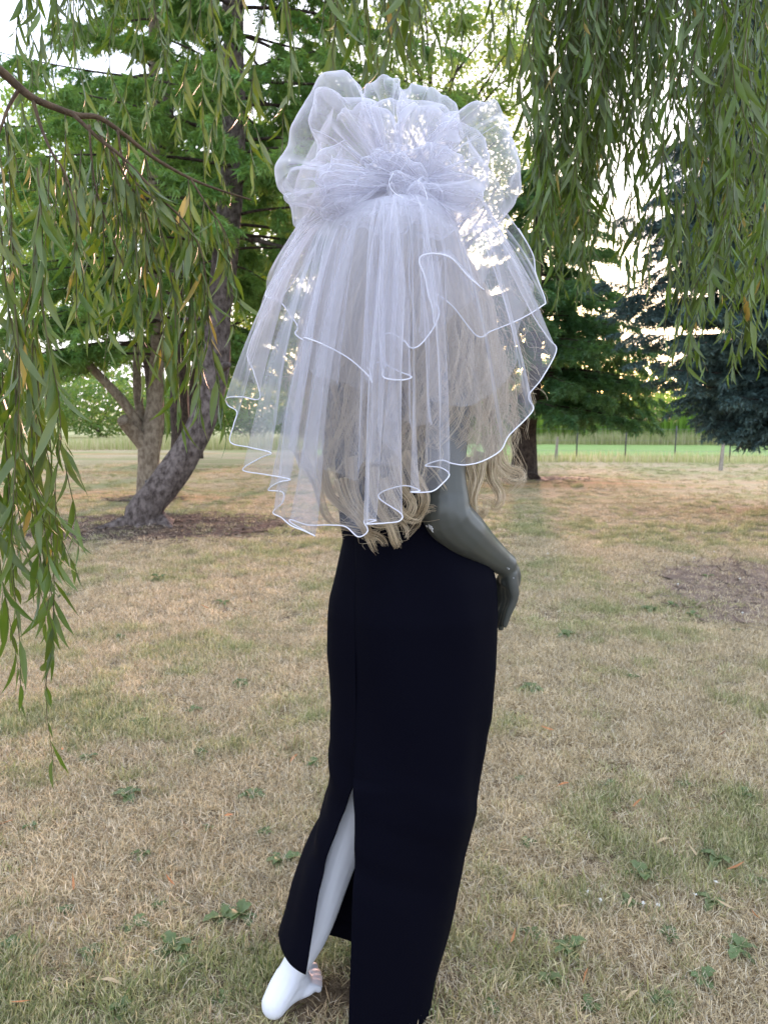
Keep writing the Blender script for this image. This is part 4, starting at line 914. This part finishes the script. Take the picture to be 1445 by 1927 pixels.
# silhouette of the hair in the picture: left / right edge by row
hl = ([400, 560, 640, 700, 780, 850, 930, 990, 1030], [640, 598, 574, 545, 540, 565, 600, 640, 690])
hr_ = ([400, 560, 640, 700, 780, 850, 930, 990, 1030], [860, 900, 930, 955, 965, 968, 960, 850, 790])
for i in range(330):
    g_ = np.random.default_rng(1000+i); f = (i+g_.uniform())/330.0; f = float(f - .085*math.sin(2*PI*f))
    ey = np.interp(f, [0, .12, .3, .5, .62, .72, .85, 1], [900, 960, 1000, 1010, 960, 850, 900, 930]) + g_.normal(0, 30)-g_.uniform(0, 1)**2*180
    ex = np.interp(ey, *hl)*(1-f) + np.interp(ey, *hr_)*f + g_.normal(0, 8)
    depth = g_.uniform(0, 1)
    Yb = np.interp(f, [0, .25, .6, .85, 1], [1.50, 1.335, 1.285, 1.34, 1.45]) + depth*.05
    if .60 < f < .74: ey = min(ey, 850)
    a_ = P(np.interp(f, [0, 1], [650, 850]), 430, np.interp(f, [0, .5, 1], [1.46, 1.37, 1.42])+.02*depth)
    top = Hc + np.array([(f-.5)*.09, -.03+g_.normal(0, .02), .095])
    my = 640; mid_ = P(np.interp(my, *hl)*(1-f)+np.interp(my, *hr_)*f, my, np.interp(f, [0, .25, .6, .85, 1], [1.48, 1.345, 1.30, 1.33, 1.42])+depth*.04)
    wig_lock(top, [a_, mid_], P(ex, ey, Yb), 2000+i, n=12, wave=g_.uniform(.010, .030), cyc=g_.uniform(2.0, 3.4), curl=g_.uniform(.006, .026))
wigo = part('wig', wig.mesh('wig', M_hair), man)
# single curls hanging out below the veil
def curl_part(L, seed, n=26, spread=.010, amp=.012, cyc=1.5):
    C = spline(PP(L), 44); t = np.linspace(0, 1, 44); T, A, B = frames(C); g_ = np.random.default_rng(seed); ph = g_.uniform(0, 6.28)
    C = C + A*(amp*t*np.cos(ph+cyc*6.28*t))[:, None] + B*(amp*t*np.sin(ph+cyc*6.28*t))[:, None]
    b = Bag(); add_strands(b, lock(C, int(n*1.8), spread, seed, conv=.6)); part('curl', b.mesh('curl', M_hair), wigo).location = (0, 0, 0)
cl_ = [([(640, 900, 1.33), (655, 950, 1.32), (690, 985, 1.31), (705, 1010, 1.31), (718, 1030, 1.32)], 28), ([(700, 880, 1.31), (712, 950, 1.30), (735, 1000, 1.30), (752, 1018, 1.31), (740, 990, 1.31)], 24),
       ([(660, 860, 1.33), (665, 930, 1.33), (700, 975, 1.31), (745, 985, 1.30), (755, 1010, 1.31)], 24), ([(740, 860, 1.31), (758, 920, 1.30), (770, 960, 1.30), (755, 1000, 1.31)], 20),
       ([(760, 850, 1.32), (782, 905, 1.31), (800, 945, 1.31), (790, 985, 1.32), (760, 1000, 1.33)], 16), ([(720, 900, 1.30), (745, 955, 1.29), (790, 975, 1.30), (812, 960, 1.32)], 14),
       ([(600, 860, 1.36), (620, 920, 1.36), (650, 960, 1.34), (690, 1010, 1.33), (715, 1028, 1.33)], 26), ([(560, 850, 1.4), (585, 900, 1.38), (610, 955, 1.36), (640, 990, 1.35), (690, 1015, 1.34)], 18),
       ([(905, 850, 1.42), (898, 890, 1.41), (890, 930, 1.40), (900, 965, 1.40), (912, 972, 1.41), (905, 940, 1.42)], 26), ([(925, 840, 1.45), (925, 890, 1.44), (935, 930, 1.43), (928, 955, 1.43), (895, 940, 1.42)], 26),
       ([(915, 820, 1.46), (935, 880, 1.46), (960, 900, 1.45), (976, 890, 1.45), (960, 870, 1.46)], 16), ([(930, 820, 1.47), (945, 870, 1.47), (975, 893, 1.46), (965, 925, 1.45), (940, 960, 1.45)], 14),
       ([(880, 860, 1.41), (885, 900, 1.40), (890, 940, 1.39), (905, 972, 1.39)], 20), ([(940, 830, 1.5), (948, 875, 1.5), (968, 880, 1.49), (985, 868, 1.49)], 10)]
for i, (L, n) in enumerate(cl_): curl_part(L, 300+i, n, spread=.013, amp=.011)
# fine frizz on the right, sun shows through it
fz = Bag()
for i in range(110):
    g_ = np.random.default_rng(5000+i); x0 = g_.uniform(900, 960); y0 = g_.uniform(470, 700); pts = [(x0, y0, 1.44)]; a = g_.uniform(-.9, .9)
    for k in range(6): a += g_.normal(0, .55); x0 += 17*math.cos(a)*g_.uniform(.5, 1.2); y0 += 19*abs(math.sin(a))+g_.uniform(-4, 14); pts.append((min(x0, 1030), y0, 1.44+g_.normal(0, .01)))
    fz.add(*tube(spline(PP(pts), 22), .00035, 3, cap=False))
for i in range(30):
    g_ = np.random.default_rng(6000+i); x0 = g_.uniform(600, 760); y0 = g_.uniform(930, 1015); pts = [(x0, y0, 1.315)]
    for k in range(4): x0 += g_.normal(0, 16); y0 += g_.uniform(-6, 14); pts.append((x0, y0, 1.315))
    fz.add(*tube(spline(PP(pts), 24), .00022, 3, cap=False))
part('frizz', fz.mesh('frizz', M_hair), man)

# ------------------------------------------------------------------ veil
def tulle(name, alpha, seed=0):
    m = bpy.data.materials.new(name); m.use_nodes = True; t = m.node_tree; t.nodes.clear(); L = t.links.new
    o = N(t, 'ShaderNodeOutputMaterial'); d = N(t, 'ShaderNodeBsdfDiffuse', _Color=(.82, .84, .90, 1)); tr = N(t, 'ShaderNodeBsdfTranslucent', _Color=(.84, .82, .86, 1))
    a = N(t, 'ShaderNodeMixShader', _Fac=.45); L(d.outputs[0], a.inputs[1]); L(tr.outputs[0], a.inputs[2])
    # open net: the slanter it is seen, the more thread covers the view
    g = N(t, 'ShaderNodeNewGeometry'); dp = N(t, 'ShaderNodeVectorMath', operation='DOT_PRODUCT'); L(g.outputs['Normal'], dp.inputs[0]); L(g.outputs['Incoming'], dp.inputs[1])
    ab = N(t, 'ShaderNodeMath', operation='ABSOLUTE'); L(dp.outputs['Value'], ab.inputs[0]); mxm = N(t, 'ShaderNodeMath', operation='MAXIMUM'); mxm.inputs[1].default_value = .10; L(ab.outputs[0], mxm.inputs[0])
    iv = N(t, 'ShaderNodeMath', operation='DIVIDE'); iv.inputs[0].default_value = 1.0; L(mxm.outputs[0], iv.inputs[1])
    pw = N(t, 'ShaderNodeMath', operation='POWER'); pw.inputs[0].default_value = 1-alpha; L(iv.outputs[0], pw.inputs[1])
    tp_ = N(t, 'ShaderNodeBsdfTransparent'); fin = N(t, 'ShaderNodeMixShader'); L(pw.outputs[0], fin.inputs['Fac']); L(a.outputs[0], fin.inputs[1]); L(tp_.outputs[0], fin.inputs[2])
    L(fin.outputs[0], o.inputs['Surface']); return m
M_tulle = tulle('white_tulle', .145); M_tulle2 = tulle('white_tulle_puff', .145); M_tulle3 = tulle('white_tulle_dense', .24)
M_cord = mat('white_satin_cord', (.86, .87, .93), .4, spec=.5)
veil = thing('veil', 'white two tier tulle bridal veil with puffed bow top worn on the wig', 'veil', (.0, 1.36, 1.6))
LOW = [(590, 470, 1.45), (545, 540, 1.44), (488, 610, 1.43), (466, 665, 1.43), (478, 700, 1.40), (489, 749, 1.36), (455, 747, 1.38), (427, 749, 1.42), (430, 763, 1.43), (446, 775, 1.40), (440, 800, 1.38), (434, 832, 1.38), (470, 842, 1.35), (510, 852, 1.31), (490, 862, 1.335), (457, 884, 1.36), (500, 893, 1.33), (546, 902, 1.28), (524, 908, 1.30), (505, 922, 1.33), (532, 926, 1.30), (532, 945, 1.30), (514, 964, 1.325), (530, 974, 1.30), (548, 989, 1.27), (575, 1000, 1.25), (592, 1008, 1.245), (550, 985, 1.285), (548, 978, 1.29), (580, 988, 1.27), (619, 988, 1.255), (650, 991, 1.25), (674, 1010, 1.225), (692, 999, 1.225), (685, 980, 1.25), (708, 979, 1.245), (690, 986, 1.215), (730, 984, 1.20), (752, 980, 1.20), (754, 966, 1.215), (715, 939, 1.255), (720, 925, 1.26), (761, 914, 1.25), (790, 923, 1.225), (773, 926, 1.205), (811, 925, 1.205), (831, 911, 1.215), (845, 893, 1.225), (829, 880, 1.245), (800, 876, 1.26), (829, 866, 1.25), (850, 872, 1.235), (875, 875, 1.235), (907, 868, 1.25), (941, 848, 1.27), (957, 820, 1.29), (989, 788, 1.32), (1003, 768, 1.34), (994, 745, 1.355), (1019, 712, 1.37), (1046, 660, 1.41), (1032, 638, 1.41), (1007, 601, 1.42), (985, 560, 1.43), (955, 500, 1.43)]
UP = [(560, 470, 1.41), (520, 520, 1.40), (500, 556, 1.39), (523, 564, 1.36), (543, 587, 1.34), (560, 614, 1.32), (556, 628, 1.31), (571, 640, 1.29), (575, 636, 1.27), (610, 649, 1.25), (656, 674, 1.235), (692, 706, 1.22), (700, 720, 1.22), (696, 700, 1.235), (692, 690, 1.25), (704, 683, 1.26), (726, 682, 1.25), (720, 697, 1.225), (724, 711, 1.205), (756, 715, 1.20), (774, 709, 1.205), (747, 697, 1.225), (722, 680, 1.245), (716, 640, 1.25), (720, 630, 1.245), (738, 628, 1.235), (761, 642, 1.215), (770, 653, 1.21), (782, 654, 1.21), (797, 642, 1.22), (818, 612, 1.235), (826, 585, 1.245), (812, 560, 1.255), (806, 545, 1.255), (850, 575, 1.285), (897, 632, 1.31), (926, 622, 1.33), (977, 601, 1.37), (1019, 576, 1.40), (1025, 564, 1.41), (1008, 517, 1.42), (1002, 479, 1.42), (975, 430, 1.42)]
def gather(s):                                     # comb line at the back of the crown
    x = 634 + 226*s; y = 402 - 30*np.sin(PI*s)**1 - 10*s; Yg = 1.345 - .055*np.sin(PI*s) + .03*abs(s-.5)
    return P(x, y, Yg)
def tier(name, H, nu, nv, seed, bulge=.055, fold=.010, scale=1.0, cord=True, shift=0.0, sub=None, m=None, smooth_h=False):
    Hp = spline(PP(H), nu)
    if shift: Hp = Hp + np.array([0, shift, 0]) + np.stack([noise1(np.arange(nu)*.06, seed+k)*.012 for k in range(3)], 1)
    ds = np.r_[0, np.cumsum(np.linalg.norm(np.diff(Hp[:, [0, 1, 2]], axis=0), axis=1))]; sg = ds/ds[-1]
    # strongly gathered: the parameter along the comb follows the picture's left to right run
    xs2 = (Hp[:, 0]-Hp[0, 0])/(Hp[-1, 0]-Hp[0, 0]); sm_ = np.maximum.accumulate(np.clip(.45*sg+.55*xs2, 0, 1)); sm_ /= sm_.max()
    G_ = np.array([gather(s) for s in sm_]); v = np.linspace(0, 1, nv)[None, :, None]
    ctr = np.array([.03, 1.50]); out_ = Hp[:, None, :2]*.5+G_[:, None, :2]*.5 - ctr; out_ = out_/(np.linalg.norm(out_, axis=2, keepdims=True)+1e-9)
    S_ = G_[:, None]*(1-v) + Hp[:, None]*v
    bz = np.sin(PI*np.clip(v**.72, 0, 1))
    S_[:, :, :2] += out_*bulge*bz*np.array([.35, 1.0]); S_[:, :, 2] += (bulge*.35*bz)[:, :, 0]
    # pleats: run as straight rays from the comb, deepest in mid fall
    q = np.arange(nu)/nu*len(H); env = (v*(1-v)**.55)[:, :, 0]*2.0
    pl = sum(a*noise1(q*f, seed+31*k)[:, None] for k, (a, f) in enumerate(((1, .4), (.7, .95), (.30, 2.1), (.04, 6.))))
    drift = noise1(q*.5, seed+9)[:, None]
    S_[:, :, 1] += fold*pl*env; S_[:, :, 0] += fold*.8*np.roll(pl, 7, axis=0)*env
    S_ += (np.stack([noise2(q[:, None]*.8, v[:, :, 0]*3+k*7, seed+k) for k in range(3)], -1)-.5)*.012*np.sin(PI*v)
    o = part(name, mesh(name, S_.reshape(-1, 3), grid_faces(nu, nv), True, m or M_tulle), veil)
    if cord:
        V_, F_ = tube(Hp+np.array([0, -.0006, 0]), .00115*scale, 6); c = part('cord_edging', mesh('cord_edging', V_, F_, True, M_cord), o); c.location = (0, 0, 0)
    return o
tier('lower_tier', LOW, 760, 46, 11, bulge=.060, fold=.010)
tier('upper_tier', UP, 620, 40, 23, bulge=.050, fold=.010)
# under layer of the same length, slightly behind
def inner(H, k, sy): return [(x + (722-x)*k, y - sy, Y_+.02) for (x, y, Y_) in H[::2]]
tier('under_layer', inner(LOW, .10, 110), 520, 36, 37, bulge=.050, fold=.012, cord=False, shift=.012)
tier('under_layer', inner(LOW, .30, 270), 520, 36, 57, bulge=.045, fold=.014, cord=False, shift=.012)
# flipped-over fold at the right of the upper tier, with its own cord
FL = [(826, 590, 1.24), (818, 612, 1.235), (812, 575, 1.225), (806, 556, 1.22), (799, 520, 1.215), (789, 494, 1.215), (794, 481, 1.215), (818, 477, 1.22), (849, 486, 1.225), (880, 520, 1.25), (910, 545, 1.27)]
C = spline(PP(FL), 90); Tt = np.array([gather(.78+.12*s) for s in np.linspace(0, 1, 90)]); v = np.linspace(0, 1, 24)[None, :, None]
Sx = C[:, None]*(1-v) + (np.array(P(860, 560, 1.27))[None, None]*.5+Tt[:, None]*.5)*v; Sx[:, :, 1] += .01*np.sin(PI*v[:, :, 0])
fo = part('folded_flap', mesh('folded_flap', Sx.reshape(-1, 3), grid_faces(90, 24), True, M_tulle), veil)
c = part('cord_edging', mesh('cord_edging', *tube(C, .0011, 6), True, M_cord), fo); c.location = (0, 0, 0)

# puffs: loops of tulle gathered at the comb
Gc = P(742, 348, 1.335)
def puff(B, seed, D=.05, center=None, Yo=0.0, p=.75, pleat=.008, nt=170, ns=40, edge=False, m=None, rough=.015):
    c0 = Gc if center is None else center; g_ = np.random.default_rng(seed); Bp = spline(PP(B), nt) + np.array([0, Yo, 0]); s = np.linspace(0, 1, ns)
    t = np.arange(nt)/nt*len(B); rad = Bp - c0; Ln = np.linalg.norm(rad, axis=1, keepdims=True)
    Ln2 = 1 + rough*noise1(t*1.6, seed)[:, None] + rough*.5*noise1(t*4, seed+1)[:, None]
    sr = np.sin(PI*s)**p; S_ = c0 + (rad*Ln2)[:, None]*sr[None, :, None]
    dn = np.array([0, 1., 0]); S_ = S_ - dn*(D*np.sin(2*PI*s)[None, :, None]*(1+.4*noise1(t*1.3, seed+2)[:, None, None]))
    pl = sum(a*noise1(t*f, seed+5+k) for k, (a, f) in enumerate(((1, .9), (.7, 2.0), (.25, 4.2), (.04, 9))))
    pl2 = np.roll(pl, 5); en = sr*(1.12-sr)*2.2
    tang = np.gradient(Bp, axis=0); tang /= np.linalg.norm(tang, axis=1, keepdims=True)+1e-9
    S_ += dn*(pleat*pl[:, None, None]*en[None, :, None]) + tang[:, None]*(pleat*.9*pl2[:, None, None]*en[None, :, None])
    S_ += (np.stack([noise2(t[:, None]*1.5, s[None]*6+k*9, seed+k) for k in range(3)], -1)-.5)*.016*sr[None, :, None]
    return part('puff', mesh('puff', S_.reshape(-1, 3), grid_faces(nt, ns), True, m or M_tulle2), veil)
YP = 1.36
def at(L, Y_=YP): return [(x, y, Y_) for x, y in L]
puff(at([(690, 235), (676, 192), (662, 163), (637, 155), (593, 178), (562, 223), (539, 273), (525, 335), (535, 372), (556, 415), (577, 427), (625, 425)], 1.40), 1, D=.085, rough=.004, pleat=.004)
puff(at([(672, 240), (678, 195), (692, 164), (717, 150), (742, 160), (758, 180), (770, 230)], 1.385), 2, D=.06, rough=.004, pleat=.005)
puff(at([(750, 225), (758, 185), (770, 172), (802, 173), (835, 183), (857, 208), (868, 255)], 1.40), 3, D=.06, rough=.006, pleat=.005)
puff(at([(835, 260), (852, 222), (895, 215), (932, 212), (952, 236), (961, 268), (973, 325), (972, 370), (957, 402), (918, 428), (870, 430)], 1.40), 4, D=.08, rough=.005, pleat=.004)
puff(at([(720, 250), (700, 200), (640, 188), (596, 183), (576, 228), (590, 262), (602, 310)], 1.345), 5, D=.05, pleat=.008, rough=.008)
puff(at([(640, 275), (592, 298), (560, 322), (535, 347), (562, 360), (539, 381), (580, 397), (625, 415)], 1.325), 6, D=.035, pleat=.007, rough=.008)
puff(at([(690, 240), (700, 205), (740, 186), (775, 190), (830, 205), (862, 238), (850, 285)], 1.345), 7, D=.045, pleat=.009)
puff(at([(815, 250), (865, 238), (905, 262), (925, 300), (915, 345), (880, 378), (840, 390)], 1.34), 8, D=.045, pleat=.009)
puff(at([(600, 395), (628, 418), (668, 428), (706, 438), (748, 434), (782, 420), (804, 372)], 1.295), 9, D=.03, pleat=.007)
puff(at([(770, 405), (815, 430), (862, 418), (892, 392), (905, 345)], 1.31), 10, D=.035, pleat=.008)
puff(at([(640, 285), (604, 325), (600, 385), (640, 420), (690, 425)], 1.31), 14, D=.03, pleat=.008)
puff(at([(640, 215), (655, 198), (700, 205), (740, 230), (755, 270)], 1.325), 15, D=.03, pleat=.008, m=M_tulle3)
puff(at([(745, 240), (770, 205), (810, 200), (850, 225), (868, 270)], 1.325), 16, D=.03, pleat=.008, m=M_tulle3)
puff(at([(590, 340), (600, 372), (640, 402), (700, 405), (735, 395)], 1.30), 17, D=.02, pleat=.006, m=M_tulle3)
puff(at([(760, 400), (815, 405), (860, 395), (895, 360), (880, 320)], 1.30), 18, D=.02, pleat=.006, m=M_tulle3)
for k in range(12):
    g_ = np.random.default_rng(400+k); a0 = k/12*2*PI+g_.uniform(-.2, .2); w_ = g_.uniform(.9, 1.7); R_ = g_.uniform(60, 118); cxp, cyp = 742+g_.uniform(-70, 75), 340+g_.uniform(-16, 16)
    L = [(cxp + R_*1.15*math.cos(a0+w_*q)*(1+.07*g_.normal()), cyp - R_*.80*math.sin(a0+w_*q)*(1+.07*g_.normal())) for q in np.linspace(-.5, .5, 6)]
    puff(at(L, 1.31+g_.uniform(-.02, .03)), 420+k, D=g_.uniform(.015, .035), pleat=.008, nt=110, ns=30, center=P(cxp, cyp, 1.315), m=M_tulle3 if k % 2 else None)
# small rosette at the centre of the bow
ro = puff(at([(735, 335), (745, 320), (775, 330), (800, 355), (790, 385), (765, 395), (742, 380), (730, 350)], 1.275), 600, D=.018, pleat=.006, center=P(765, 355, 1.28))
C = spline(PP([(740, 325, 1.265), (732, 345, 1.262), (745, 365, 1.26), (775, 378, 1.26), (800, 385, 1.262), (803, 370, 1.262), (795, 345, 1.265)]), 40)
c = part('cord_edging', mesh('cord_edging', *tube(C, .0006, 6), True, M_cord), ro); c.location = (0, 0, 0)
print('tris', sum(sum(len(p.vertices)-2 for p in o.data.polygons) if len(o.data.polygons) < 5000 else len(o.data.loops)-2*len(o.data.polygons) for o in S.objects if o.type == 'MESH'))
